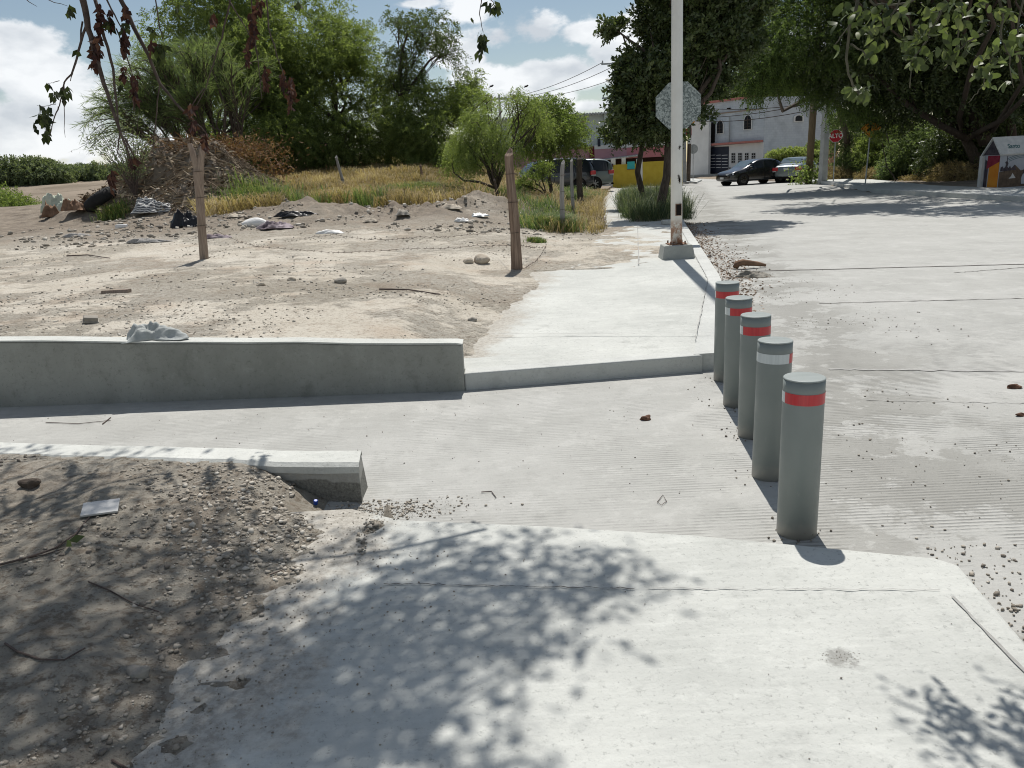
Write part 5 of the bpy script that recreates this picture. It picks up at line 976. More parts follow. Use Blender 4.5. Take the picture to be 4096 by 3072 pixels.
shrub(2180, 320, 37., 2.2, 1.6, M_DARKLEAF, 1900, 'dark shrub directly behind the painted hut', extra=((2130, 300, 37.5, 1.3, 1.2),), gap=.1, seed=25)
shrub(1815, 385, 45.5, .9, .55, M_DRYGRASS, 900, 'low tan weedy bush at the foot of the ALTO sign', gap=.1, seed=26, ll=.14, lw=.02)
shrub(1900, 385, 42.5, 1.1, .55, M_DRYGRASS, 1000, 'low tan weedy bush right of the warning sign pole', gap=.1, seed=27, ll=.14, lw=.02)
shrub(1985, 392, 38.5, .7, .35, M_DRYGRASS, 500, 'yellowish weed clump on the pavement edge under the dark shrub', gap=.1, seed=28, ll=.12, lw=.02)
shrub(1945, 372, 40.5, .9, .7, M_TAM, 900, 'olive shrub low beside the far pavement', gap=.1, seed=32)
shrub(2065, 385, 36., 1.1, .7, M_DRYGRASS, 900, 'dry brown twiggy bush left of the painted hut', gap=.1, seed=33, ll=.14, lw=.02)
q = P(1712, 330, d=62.); 
tree('flowering_vine', (q[0], q[1], 0), np.array([q[0], q[1], 1.]), [(q[0], q[1], q[2] - .15, 1.9, .8, .55), (q[0], q[1], q[2] - .75, 1.7, .7, .45)], 1700, 10, .25, .13, .07, M_WILLOW, 'pale yellow green vine heaped over the lattice wall', cat='vine', trunk_r=.05, gap=.05, seed=29, bright=.45, twigs=10)
q = P(1765, 322, d=64.); tree('garden_bush', (q[0], q[1], 0), np.array([q[0], q[1], 1.]), [(q[0], q[1], q[2] - .2, .9, .7, .9)], 900, 10, .25, .12, .06, M_WILLOW, 'bright green bush between the wooden and concrete poles', cat='bush', trunk_r=.05, gap=.05, seed=30, twigs=10)
# far scrub on the other side of the lot: individual crowns
FL = []
for i in range(34):
    px = -60 + i * 12 + random.uniform(-5, 5); d_ = random.uniform(112, 124); q = P(px, 395, d=d_); zb = tz(q[0], q[1]); hh = random.uniform(1.1, 1.6)
    FL += [(q[0], q[1], zb + hh * .7, 2.8, 2., hh), (q[0] + 1.5, q[1] - .8, zb + hh * .4, 2., 1.6, hh * .7)]
sc_root = empty('tmp', (0, 0, 0)); o = crown('far_scrub', None, FL, 15000, 8, .7, .32, .19, M_FARLEAF, gap=.04, seed=3)[0]; D.objects.remove(sc_root); tag(o, kind='stuff')
for i, (px, hh, rr_, lb) in enumerate(((20, 2.3, 4.0, 'broad rounded scrub tree at the left edge, tallest of the far tree line'), (85, 2.0, 3.4, 'second rounded scrub tree of the far tree line, right of the tallest'))):
    q = P(px, 395, d=110 - i); zb = tz(q[0], q[1]); tree('scrub_tree', (q[0], q[1], zb), (q[0], q[1], zb + .6), [(q[0], q[1], zb + hh * .8, rr_, 2.6, hh), (q[0] + 2.5, q[1] - .8, zb + hh * .5, rr_ * .7, 2., hh * .7)], 1500, 9, .7, .3, .17, M_FARLEAF, lb, cat='tree', trunk_r=.12, twigs=4, gap=.05, seed=i)
# bright bush low left, thin shrub on the mound
q = P(30, 440, d=37.)
tree('weed_bush', (q[0], q[1], tz(q[0], q[1])), (q[0], q[1], tz(q[0], q[1]) + .2), [lob(15, 445, 36, 1.3, .62, 1.), lob(60, 458, 35.5, .7, .35, .8), lob(-30, 435, 37, 1.5, .8, 1.)], 2600, 10, .3, .09, .035, M_WILLOW, 'bright green weedy bush at the left edge of the photo', cat='bush', trunk_r=.03, gap=.05, seed=31, twigs=10, bright=.05)
def sprays(name, base, tips, label, mat, per=46, ll=.13, lw=.03, r=.012, bend=.1):
    root = empty(name, base, label=label, cat='shrub'); B0 = np.array(base); m = MB(); A = []; TT = []
    for tp in tips:
        tl = np.array(tp) - B0; n_ = 8; pts = [tl * t + np.array([0, 0, np.linalg.norm(tl) * bend * math.sin(t * 3.14)]) + RS.normal(size=3) * .02 for t in np.linspace(0, 1, n_)]; m.tube(pts, [r * (1 - .7 * t) for t in np.linspace(0, 1, n_)], 5)
        pts = np.array(pts); t = RS.uniform(.25, 1.02, per) * (n_ - 1.001); i0 = np.clip(t.astype(int), 0, n_ - 2); p = pts[i0] + (pts[i0 + 1] - pts[i0]) * (t - i0)[:, None]; p = p + RS.normal(size=p.shape) * .11
        V_, t_ = leaves(p, RS.normal(size=(per, 3)) * .6 + [-.3, 0, .1], ll * RS.uniform(.6, 1.3, per), lw, RS.rand(per)); A.append(V_); TT.append(t_)
    A = np.concatenate(A); npmesh('foliage', A, quads(len(A) // 4), mat, root, np.concatenate(TT)); m.build('stem', M_TWIG, root); return root
bs = G(285, 380, d=25.); sprays('sparse_shrub', bs, [P(random.uniform(180, 330), random.uniform(235, 320), d=random.uniform(24.5, 26)) for _ in range(34)], 'thin sparse shrub against the sky on the left slope of the mound', M_FARLEAF)
# ------------------------------------------------------------------ grasses
def region(n, x0, x1, y0, y1, f):
    p = np.stack([RS.uniform(x0, x1, n), RS.uniform(y0, y1, n)], -1); return p[f(p[:, 0], p[:, 1])]
grass_h = lambda x, y: .75 + .9 * (fbm(x + 9, y * .6, 1.3, 3) - .35)
fr_ = lambda x, y: (y > 22.3 + .8 * np.sin(x * .9) + .5 * np.sin(x * 2.3)) & (x < xe(y) - 1.5 - (y - 30).clip(0, 20) * .12) & (x > -11 - (y - 28) * .45) & (np.hypot((x + 9.6) / 2.5, (y - 26.6) / 2.8) > .95)
g_ = region(190000, -18, 4, 21, 52, fr_); hh = (.42 + .42 * (fbm(g_[:, 0], g_[:, 1], .5, 3))) ; gm = fbm(g_[:, 0] + 40, g_[:, 1], .28, 3); green = (gm > .60) & (g_[:, 1] < 29) | ((g_[:, 0] < -4.) & (g_[:, 1] < 29) & (gm > .53))
dn = ~green
hh = hh * grass_h(g_[:, 0], g_[:, 1])
kp_ = (vn(g_[:, 0] * 5 + 3, g_[:, 1] * 2.2) + .5 * vn(g_[:, 0] * 13, g_[:, 1] * 6) > .55) ; dn = dn & kp_; green = green & kp_
grass('dry_grass', g_[dn], hh[dn], .022, M_DRYGRASS, 1.3, np.clip(RS.rand(dn.sum()) * .5 + 1.1 * (fbm(g_[dn, 0], g_[dn, 1] * .5, 1.1, 3) - .3), 0, 1), kind='stuff')
grass('green_grass', g_[green], hh[green] * 1.1, .018, M_GRASS, .9, RS.uniform(.1, 1, green.sum()), kind='stuff')
# verge left of the walk (posts stand in it) and right of it (trees)
fv = lambda x, y: (x < xe(y) - .02 + .10 * np.sin(y * 3)) & (x > xe(y) - 1.9 - .10 * (y - 17)) & (y > 17.1 + .3 * np.sin(x * 5))
g_ = region(46000, -3, 7, 17, 42, fv); gm = fbm(g_[:, 0], g_[:, 1], .6, 3); ee = xe(g_[:, 1]) - g_[:, 0]; dry = (gm + .25 * (ee < .75) > .56)
vh = .28 + .62 * (fbm(g_[:, 0], g_[:, 1], 1.7, 3) - .25)
grass('verge_grass', g_[~dry], vh[~dry], .014, M_GRASS, 1.25, RS.uniform(0, .9, (~dry).sum()), kind='stuff'); grass('verge_grass', g_[dry], vh[dry], .014, M_DRYGRASS, 1.3, RS.uniform(.1, .8, dry.sum()), kind='stuff')
fw = lambda x, y: (x > xe(y) + .62 + .12 * np.sin(y * 2.2)) & (x < xk(y) + .22 + .12 * np.sin(y * 1.7)) & (y > 20.0 + .15 * np.sin(x * 6))
g_ = region(30000, 2.8, 9, 20, 44, fw); kk = g_[:, 1] < 27; g_ = np.concatenate([g_[kk], g_[kk] + RS.normal(size=g_[kk].shape) * .05, g_[kk] + RS.normal(size=g_[kk].shape) * .08, g_[~kk]])
wh = (.40 + 1.1 * (fbm(g_[:, 0] * 1.5, g_[:, 1], 1.6, 3) - .15)) * np.where(g_[:, 1] < 28, 1.05, .6) * RS.uniform(.35, 1.15, len(g_))
grass('verge_grass', g_, wh, .009, M_VERGE, 1.15, np.clip(RS.beta(1.3, 2.0, len(g_)), 0, 1), zz=np.full(len(g_), .17), kind='stuff')
def tuft(px, py, n, rad, h, label, mat=M_GRASS, name='grass_tuft', lean=.9, wd=.014, yr=None, d=None):
    q = G(px, py, d); xy = RS.normal(size=(n, 2)) * rad * .45 + q[:2]; o = grass(name, xy, h, wd, mat, lean, RS.uniform(.2, 1, n), label=label, cat='grass tuft'); return o
tuft(1200, 496, 2600, .50, .42, 'bright green grass tuft at the foot of the grey fence post')
tuft(1160, 523, 500, .17, .13, 'small low green tuft between the reddish post and the weeds')
tuft(1290, 495, 500, .16, .16, 'yellow green tuft at the edge of the walkway', M_DRYGRASS)
tuft(248, 470, 700, .45, .38, 'green grass tuft at the foot of the debris mound', wd=.02)
tuft(920, 440, 1800, 1.0, .55, 'tall green clump in the middle of the dry grass', wd=.02, d=27.)
tuft(560, 400, 1500, 1.1, .8, 'yellow green weeds at the right foot of the mound', M_GRASS, wd=.02, d=24.5)
# ------------------------------------------------------------------ fence posts and wire
def post(px, py, topx, topy, r, mat, label, d=None, split=False, fork=False, group='wooden posts of the broken wire fence', n=7):
    q = G(px, py, d); t = P(topx, topy, d=q[1]) - q; e = empty('fence_post', q, label=label, cat='fence post', group=group); m = MB(); k = 14; nn_ = 11; vs = []
    for i in range(k + 1):
        s = i / k; c = t * s + np.array([math.sin(s * 5 + q[0]) * r * .25, 0, 0]); c[2] = t[2] * s - (.12 if i == 0 else 0)
        for j in range(nn_):
            a = 2 * math.pi * j / nn_; rr = r * (1.12 - .3 * s) * (1 + .16 * math.sin(j * 2.7 + q[1]) + random.uniform(-.07, .07)); z = c[2] + (0 if i < k else -abs(math.cos(a * .5 + 1)) * r * 1.8); vs.append((c[0] + math.cos(a) * rr, c[1] + math.sin(a) * rr, z))
    m.add(vs, [(i * nn_ + j, i * nn_ + (j + 1) % nn_, (i + 1) * nn_ + (j + 1) % nn_, (i + 1) * nn_ + j) for i in range(k) for j in range(nn_)] + [tuple(k * nn_ + j for j in range(nn_))])
    if fork:
        m.v = []; m.f = []; m.m = []; s = t * .80
        m.tube([(0, 0, -.12), tuple(t * .3 + [.0, 0, 0]), tuple(t * .55), tuple(s + [-.0, 0, 0])], [r * .95, r * .85, r * .88, r * 1.05], 11); m.tube([tuple(s + [0, 0, -.1]), tuple(t + [-.07, 0, -.12]), tuple(t + [-.10, 0, .06])], [r * .8, r * .62, r * .5], 9); m.tube([tuple(s + [0, 0, -.12]), tuple(t + [.06, 0, -.1]), tuple(t + [.09, 0, .0])], [r * .85, r * .6, r * .5], 9)
    if split: m.tube([(r * .9, .03, -.05), (r * .75, .04, .45), (r * .4, .05, .9)], [r * .5, r * .45, r * .2], 7)
    m.build('post', mat, e)
    for zz in (.3, .55, .78)[: (3 if r > .05 else 1)]:
        w = MB(); c = t * zz; w.tube([(c[0] + math.cos(a) * r * 1.13, c[1] + math.sin(a) * r * 1.13, c[2] + a * .003) for a in np.linspace(0, 8, 18)], .004, 4); w.build('wire_loop', M_WIRE, e)
    return q, t
p1, t1 = post(440, 560, 425, 318, .075, M_PALEWOOD, 'pale forked fence post standing before the debris mound', fork=True)
p2, t2 = post(1115, 582, 1101, 318, .072, M_REDWOOD, 'thick reddish fence post with a slanted top beside the walkway', split=True)
post(1213, 478, 1216, 345, .052, M_GREYWOOD, 'smooth grey fence post in bright grass left of the walkway', d=17.6)
post(1238, 462, 1234, 342, .045, M_GREYWOOD, 'thin weathered post right behind the smooth grey one', d=21.5)
post(1256, 440, 1250, 335, .09, M_BARK, 'rough dark stump like post nearest the grey minivan', d=25.)
post(745, 410, 726, 335, .05, M_GREYWOOD, 'leaning dark post in the dry grass below the big mesquite', d=29.5)
post(916, 405, 907, 355, .05, M_REDWOOD, 'short brown post in the dry grass below the slender tree', d=31.)
post(592, 403, 590, 372, .05, M_REDWOOD, 'stubby post with dead brown leaves below the tallest mesquite', d=30.)
post(1078, 420, 1068, 385, .04, M_BARK, 'short dark post right behind the thick reddish post', d=23.)
def wire(pts, label, r=.003, barbs=True, name='barbed_wire', mat=M_WIRE):
    pp = []
    for i in range(len(pts) - 1):
        a, c = np.array(pts[i]), np.array(pts[i + 1])
        for t in np.linspace(0, 1, 12, endpoint=False): pp.append(a + (c - a) * (t * t * (3 - 2 * t) * .5 + t * .5) + RS.normal(size=3) * .006)
    m = MB(); m.tube(pp, r, 4)
    if barbs:
        for q in pp[::2]: m.tube([tuple(q - [.0, 0, .02]), tuple(q + [.012, 0, .022])], r * .8, 3); m.tube([tuple(q - [.02, 0, 0.01]), tuple(q + [.02, 0, .008])], r * .8, 3)
    return m.build(name, mat, label=label, cat='wire')
def gp(px, py, dz=.03): q = G(px, py); return q + np.array([0, 0, dz])
wire([p1 + t1 * .3 + [.07, -.02, 0]] + [gp(a, b) for a, b in ((520, 527), (560, 538), (640, 543), (720, 550), (800, 548), (880, 542), (960, 541), (1030, 535))] + [p2 + t2 * .2 + [-.06, -.02, 0]], 'slack barbed wire lying between the two big fence posts')
wire([gp(a, b) for a, b in ((660, 518), (720, 510), (780, 520), (840, 522), (900, 516), (960, 516), (1030, 510), (1090, 500))], 'second slack barbed wire looping over the dirt behind the first')
wire([p2 + t2 * .2 + [.06, -.02, 0], gp(1150, 548, .1), gp(1180, 540, .05), gp(1160, 570, .03), gp(1130, 585)], 'loose barbed wire end curling right of the reddish post')
# ------------------------------------------------------------------ debris
def lump(name, px, py, sx, sy, sz, mat, label, cat, amp=.25, seed=0, d=None, rz=0., sub=3, sink=.15, dz=0.):
    import bmesh
    bm = bmesh.new(); bmesh.ops.create_icosphere(bm, subdivisions=sub, radius=1); r = random.Random(seed + 5); f = [(r.uniform(-4, 4), r.uniform(-4, 4), r.uniform(-4, 4), r.uniform(0, 6)) for _ in range(7)]
    for v in bm.verts:
        n = sum(math.sin(v.co.x * a + v.co.y * b + v.co.z * c + p) for a, b, c, p in f) / 7; v.co *= 1 + amp * n * 2; v.co.x *= sx / 2; v.co.y *= sy / 2; v.co.z = max(v.co.z, -.5) * sz / 1.5 + sz / 3 - sink * sz
    m = D.meshes.new(name); bm.to_mesh(m); bm.free(); m.materials.append(mat); o = D.objects.new(name, m); COL.objects.link(o); q = G(px, py, d); o.location = (q[0], q[1], q[2] + dz); o.rotation_euler = (0, 0, rz); return tag(o, label, cat)
M_ROCK = std('grey_rock', (.20, .185, .16), (.36, .335, .29), 6, .95, .8, 18); M_TANR = std('tan_rock', (.33, .28, .22), (.50, .45, .37), 6, .95, .8, 18)
# cloth on the wall
def cloth(name, loc, sx, sy, h, mat, label, cat='cloth', seed=0, n=34, rz=0.):
    r = np.random.RandomState(seed); u, v = np.meshgrid(np.linspace(-1, 1, n), np.linspace(-1, 1, n)); rad = np.sqrt(u * u + v * v); an = np.arctan2(v, u)
    edge = 1 + .22 * np.sin(an * 3 + r.rand() * 6) + .12 * np.sin(an * 7 + r.rand() * 6); f = np.sin(u * 7 + v * 3 + r.rand() * 6 + 1.5 * np.sin(v * 5)) * .4 + np.sin(u * 3 - v * 8 + r.rand() * 6) * .25 + np.abs(np.sin(u * 13 + 2.2 * np.sin(v * 6 + r.rand() * 6))) * .45 - .2 + r.normal(size=u.shape) * .05
    pk = np.clip(1 - np.sqrt((u + .45) ** 2 + (v * .8) ** 2) * 1.15, 0, 1) ** .8 + .62 * np.clip(1 - np.sqrt((u - .5) ** 2 + (v * .9 + .1) ** 2) * 1.5, 0, 1) ** .7; z = h * (pk + .22) * np.clip(1.25 - rad, 0, .5) * 2 * (.80 + .42 * f) ; z = np.maximum(z, .0) ; z[0] = z[-1] = 0; z[:, 0] = 0; z[:, -1] = 0
    V = np.stack([u * sx / 2 * edge, v * sy / 2 * edge, z + .004], -1).reshape(-1, 3); I = np.arange(n * n).reshape(n, n); F = np.stack([I[:-1, :-1], I[:-1, 1:], I[1:, 1:], I[1:, :-1]], -1).reshape(-1, 4)
    o = npmesh(name, V, F, mat, smooth=True); s = o.modifiers.new('thick', 'SOLIDIFY'); s.thickness = .004; o.location = loc; o.rotation_euler = (0, 0, rz); return tag(o, label, cat)
xw = P(368, 715, .5, d=6.2)[0]; cloth('crumpled_cloth', (xw, ywall(xw) + .13, wtop(xw) + .012), .40, .24, .115, M_CLOTHG, 'crumpled grey cloth lying on top of the retaining wall', seed=3)
q = G(196, 697); b = MB(); b.box(-.06, .06, -.04, .04, 0, .06); o = b.build('broken_brick', M_ROCK, bevel=.008, label='dark broken block lying behind the retaining wall', cat='brick'); o.location = q; o.rotation_euler = (.2, .15, .5); MB().box(-.065, .065, -.044, .044, .012, .026).build('pale_edge', M_SLAB, o)
o = MB().box(-.075, .075, -.06, .06, 0, .010).build('ceramic_tile', M_TILE, bevel=.002, label='white square tile lying on the near dirt mound', cat='tile'); q = G(220, 1110); o.location = q + np.array([0, 0, .02]); o.rotation_euler = (.12, .05, .35)
o = MB().tube([(0, 0, 0), (0, 0, .026)], .011, 14).build('bottle_cap', M_BLUE, bevel=.003, label='small blue plastic cap in the gravel by the kerb end', cat='cap'); q = G(683, 1098); o.location = q + np.array([0, 0, .005]); o.rotation_euler = (.3, .2, 0)
lump('brown_clod', 1396, 907, .062, .04, .03, M_BROWNL, 'curled brown clod on the ribbed ramp left of the bollards', 'debris', .5, 3, sink=.0)
lump('brown_clod', 2190, 841, .085, .04, .03, M_BROWNL, 'reddish brown clod on the road near the right edge of the photo', 'debris', .4, 6, sink=.0)
lump('brown_clod', 2205, 903, .06, .03, .02, M_BROWNL, 'smaller brown scrap on the road at the right edge, below the larger clod', 'debris', .4, 8, sink=.0)
lump('rock', 305, 1477, .085, .06, .045, M_ROCK, 'largest grey stone in the gravel at lower left', 'rock', .25, 1)
lump('rock', 68, 1052, .09, .07, .05, M_BARK, 'dark clod on the dirt mound near the left edge', 'rock', .4, 2); lump('rock', 222, 990, .10, .07, .05, M_ROCK, 'grey stone on top of the mound beside the near kerb', 'rock', .3, 4)
for i, (px, py, s, lb) in enumerate(((1012, 568, .17, 'left one of two pale stones near the reddish post'), (1038, 568, .26, 'large pale stone just left of the reddish post'), (736, 612, .15, 'grey stone alone in the middle of the pale dirt lot'), (630, 607, .11, 'small tan stone left of the lone grey stone'), (564, 618, .11, 'tan stone right of the driftwood scrap'), (1020, 694, .09, 'small stone near the left edge of the far walkway slab'), (1178, 697, .06, 'small stone lying by the far slab edge'))):
    lump('stone', px, py, s, s * .8, s * .5, (M_ROCK, M_TANR)[i in (0, 1, 3, 4)], lb, 'rock', .25, 10 + i)
o = MB().prism([(-.16, -.03), (.15, -.045), (.17, .03), (-.12, .02)], 0, .035, [(-.15, -.02), (.15, -.03), (.17, .035), (-.10, .015)]).build('wood_scrap', M_PALEWOOD, label='weathered wedge of wood on the pale dirt lot', cat='wood scrap'); o.location = G(255, 640) if False else G(250, 633)
lump('brown_scrap', 1232, 0, .01, .01, .01, M_ROCK, 'x', 'x') if False else None
# broken slab edge rubbish on the road
o = cloth('crumpled_rag', P(1632, 598, .0), .42, .22, .07, std('mud_rag', (.12, .11, .09), (.32, .30, .26), 8, .95, .6, 20), 'muddy crumpled rag on the road beyond the bollards', seed=8)
q = P(1596, 582, 0.); o = MB().tube([(-.05, 0, .03), (-.02, .02, .08), (.06, .02, .10), (.3, .06, .06), (.42, .06, .03)], [.045, .05, .05, .035, .02], 9).build('bent_cardboard', M_CARD, label='rolled brown cardboard piece at the road edge beyond the bollards', cat='cardboard', smooth=True); o.location = (q[0], q[1], .0)
# mound rubbish
q = G(203, 412, d=22.0); 
import bmesh
bm = bmesh.new(); 
def torus(R, r, n=36, k=12):
    vs = [((R + r * math.cos(b) * 1.0) * math.cos(a), (R + r * math.cos(b)) * math.sin(a), r * 1.15 * math.sin(b)) for a in np.linspace(0, 2 * math.pi, n, endpoint=False) for b in np.linspace(0, 2 * math.pi, k, endpoint=False)]
    return vs, [(i * k + j, ((i + 1) % n) * k + j, ((i + 1) % n) * k + (j + 1) % k, i * k + (j + 1) % k) for i in range(n) for j in range(k)]
q = G(214, 415, d=25.2); vs, fs = torus(.36, .14); o = MB().add(vs, fs).build('old_tyre', M_TYRE, smooth=True, label='old black tyre leaning on the left slope of the mound', cat='tyre'); o.location = q + np.array([0.05, -.1, .22]); o.rotation_euler = Vector((-.52, -.12, .84)).to_track_quat('Z', 'Y').to_euler(); o.scale = (1.1, 1.1, 1.2)
q = G(325, 466); cloth('striped_blanket', q + np.array([0, .2, 0]), 1.15, .6, .42, M_STRIPE, 'black and white striped blanket heaped at the mound foot', seed=12)
q = G(410, 490); cloth('black_bag', q, .8, .4, .34, M_CLOTHB, 'black plastic bag behind the pale forked post', 'plastic bag', seed=15)
q = G(552, 488); lump('white_bag', 552, 488, .62, .3, .2, M_CLOTHW, 'smooth white bag in the rubble right of the forked post', 'plastic bag', .12, 5)
q = G(600, 494); cloth('purple_rag', q, .7, .4, .14, M_CLOTHP, 'dark purple and grey rag beside the white bag', seed=18)
q = G(640, 468); cloth('black_scrap', q, .9, .25, .12, M_CLOTHB, 'black plastic scrap at the edge of the dry grass', 'plastic scrap', seed=21)
q = G(120, 462); cloth('pale_sack', q + np.array([0, .4, .0]), 1.1, .6, .55, M_GREENW, 'pale green and brown rubbish sack at the mound left foot', 'sack', seed=25)
q = G(105, 475); cloth('brown_box', q + np.array([0, .2, .0]), .5, .4, .42, M_CARD, 'crushed brown cardboard box left of the pale sack', 'cardboard box', seed=26, n=14)
q = G(150, 468); cloth('maroon_rag', G(300, 440, d=24) if False else G(165, 455), .7, .4, .3, M_CARD, 'brown rag on the debris slope above the pale sack', seed=28)
q = G(262, 488); b = MB().box(-.14, .14, -.07, .07, 0, .09).build('foam_piece', M_SIGNW, bevel=.02, label='small pale blue white foam piece before the mound', cat='foam piece'); b.location = G(263, 493)
for i, (px, py, sx, sy, mat, lb) in enumerate(((715, 505, .5, .18, M_CLOTHW, 'white paper strip on the dirt in the middle of the lot'), (800, 480, .3, .2, M_TANR, 'flat pale rubble piece below the green clump'), (1000, 480, .35, .16, M_CLOTHW, 'white scrap on the dirt heap left of the reddish post'), (1035, 470, .4, .2, M_METAL, 'crumpled silver wrapper on the dirt heap by the reddish post'), (510, 470, .5, .25, M_TANR, 'pale slab of rubble right of the forked post'), (470, 515, .5, .2, M_CLOTHP, 'small heap of mixed rags at the forked post foot'), (170, 512, .6, .16, M_GREYWOOD, 'flat dark edged scrap on the left of the lot'), (320, 524, .9, .14, M_GREYWOOD, 'long grey board on the left of the lot'), (870, 470, .3, .3, M_ROCK, 'angular rubble block at the edge of the grass'), (975, 452, .5, .3, M_TANR, 'tan rubble slab on the low dirt heap'))):
    cloth('debris_piece', G(px, py), sx, sy, .08 if i not in (8, 9) else .12, mat, lb, 'debris', seed=30 + i, n=14, rz=random.uniform(-.3, .3))
# sticks on the mound (countless) and a few singled out
m = MB(); mc = P(395, 400, d=26.5)
for i in range(900):
    a = random.random() * 6.28; r = random.random() ** .6; x = mc[0] + math.cos(a) * 3.3 * r; y = 26.8 + math.sin(a) * 2.4 * r; z = tz(x, y); L = random.uniform(.2, 1.3); an = random.gauss(.2, .7); dx, dy = math.cos(an) * L, math.sin(an) * L * .5; z2 = tz(x + dx, y + dy)
    m.tube([(x, y, z + .02), (x + dx * .5, y + dy * .5, (z + z2) / 2 + random.uniform(.0, .15)), (x + dx, y + dy, z2 + random.uniform(0, .12))], random.uniform(.006, .022), 4)
m.build('dry_sticks', std('straw_sticks', (.16, .12, .085), (.38, .31, .22), 3, .9), kind='stuff')
n = 9000; a = RS.rand(n) * 6.28; r = RS.rand(n) ** .5; xy = np.stack([mc[0] + .4 + np.cos(a) * 3.7 * r, 26.8 + np.sin(a) * 2.8 * r], -1); c3 = np.stack([xy[:, 0], xy[:, 1], T(xy[:, 0], xy[:, 1]) + RS.rand(n) * .07], -1)
V_, t_ = leaves(c3, RS.normal(size=(n, 3)) * [1, 1, .3], RS.uniform(.05, .3, n), RS.uniform(.02, .09, n), RS.rand(n)); tag(npmesh('litter', V_, quads(n), tintmat('mound_litter', [(.08, .055, .04), (.17, .125, .085), (.29, .23, .16), (.44, .38, .28)], .9), None, t_), kind='stuff')
# dead brown brush on top of the mound
bs = G(470, 340, d=27.5); V_ = []; 
q = P(450, 320, d=27.5); n = 4000; c3 = RS.normal(size=(n, 3)) * [1.1, .6, .22] + q + [0, 0, -.1]; c3[:, 2] = np.maximum(c3[:, 2], T(c3[:, 0], c3[:, 1])); e = empty('dead_brush', (q[0], q[1], tz(q[0], q[1])), label='rusty brown dead brush along the top of the mound', cat='brush')
V_, t_ = leaves(c3 - np.array(e.location), RS.normal(size=(n, 3)) + [0, 0, -.4], RS.uniform(.08, .3, n), .03, RS.rand(n)); npmesh('dead_foliage', V_, quads(n), tintmat('rusty_leaves', [(.09, .045, .03), (.18, .10, .055), (.30, .20, .12)], .8, .25), e, t_)
q = P(590, 350, d=30.); n = 500; e = empty('dead_brush', (q[0], q[1], tz(q[0], q[1])), label='small rusty brown bush around the stubby post', cat='brush'); V_, t_ = leaves(RS.normal(size=(n, 3)) * [.38, .3, .35] + [0, 0, .9], RS.normal(size=(n, 3)), .14, .05, RS.rand(n)); npmesh('dead_foliage', V_, quads(n), D.materials['rusty_leaves'], e, t_)
# twigs on the ground
def stick(pts, r, label, mat=M_TWIG, dz=.006): 
    m = MB(); m.tube([G(a, b) + np.array([0, 0, dz + (r if r > .004 else 0)]) for a, b in pts], [r * (1 - .5 * i / len(pts)) for i in range(len(pts))], 6); return m.build('twig', mat, label=label, cat='twig')
stick([(0, 1238), (60, 1222), (120, 1190), (165, 1160), (200, 1120)], .005, 'long curved twig with a green leaf on the near mound')
stick([(40, 1215), (95, 1208), (140, 1190)], .003, 'short side twig next to the long curved one on the near mound')
stick([(14, 1402), (40, 1420), (90, 1434), (140, 1430), (185, 1405)], .004, 'bow shaped dark twig in the lower left dirt'); stick([(194, 1272), (240, 1292), (290, 1312), (345, 1330)], .003, 'straight thin twig in the left dirt above the bow shaped one')
stick([(100, 917), (170, 917), (240, 912)], .003, 'thin straw lying on the shaded ramp at left'); stick([(222, 918), (240, 904)], .004, 'little forked twig crossing the straw on the ramp')
stick([(1232, 1239), (1254, 1230)], .004, 'short black stick on the near walkway'); stick([(1040, 1066), (1062, 1066), (1072, 1080)], .003, 'small curled twig on the ramp edge')
stick([(1420, 1088), (1432, 1076), (1440, 1086), (1428, 1094), (1420, 1090)], .002, 'tiny looped wire on the ramp left of the nearest bollard', M_WIRE)
stick([(245, 1654), (290, 1680)], .004, 'dark twig at the bottom edge of the photo'); stick([(585, 1251), (610, 1243)], .003, 'tiny twig on the dusty edge of the near walkway')
stick([(820, 628), (880, 629), (950, 640)], .010, 'thin stick on the pale lot left of the far slab'); stick([(145, 556), (190, 553), (238, 560)], .012, 'thin bent stick at the left of the lot'); stick([(1560, 620 - 20), (1620, 604)], .006, 'thin straw by the muddy rag', M_PALEWOOD)
q = G(150, 1182); V_, t_ = leaves(np.array([q + [0, 0, .02], q + [.01, 0, .02]]), np.array([[1, .2, .2], [.3, -1, .1]]), .07, .035, np.array([.5, .6])); tag(npmesh('fallen_leaf', V_, quads(2), M_BIGLEAF, None, t_), 'green leaf pair on the long curved twig', 'leaf')
# ------------------------------------------------------------------ gravel and grit
def scatter(name, n, x0, x1, y0, y1, keep, smin, smax, tint=None, z=None, pw=3., **k):
    p = np.stack([RS.uniform(x0, x1, n), RS.uniform(y0, y1, n)], -1); p = p[keep(p[:, 0], p[:, 1])]; n = len(p); s = smin + (smax - smin) * RS.rand(n) ** pw
    zz = (T(p[:, 0], p[:, 1]) if z is None else np.full(n, z)) + s * .12; return pebbles(name, np.stack([p[:, 0], p[:, 1], zz], -1), s, tint=None if tint is None else RS.uniform(*tint, n), kind='stuff')
nm = lambda x, y: (T(x, y) > .078) & (y < ycurb(x) - .02) & (x < -.6)
scatter('gravel', 26000, -3.6, -.5, 1.3, 4.6, lambda x, y: nm(x, y) & (fbm(x, y, 1.3, 4) + .30 * np.exp(-((x + 1.0) / .45) ** 2) > .50), .004, .030, (.05, .8), pw=6)
scatter('gravel', 5000, -1.7, -.62, 2.3, 3.75, lambda x, y: nm(x, y) & (y > 2.0) & (np.hypot(x + 1.05, (y - 3.3) * .8) < .6 * RS.rand(len(x)) ** .5), .007, .034, (.3, 1.), pw=3.5)
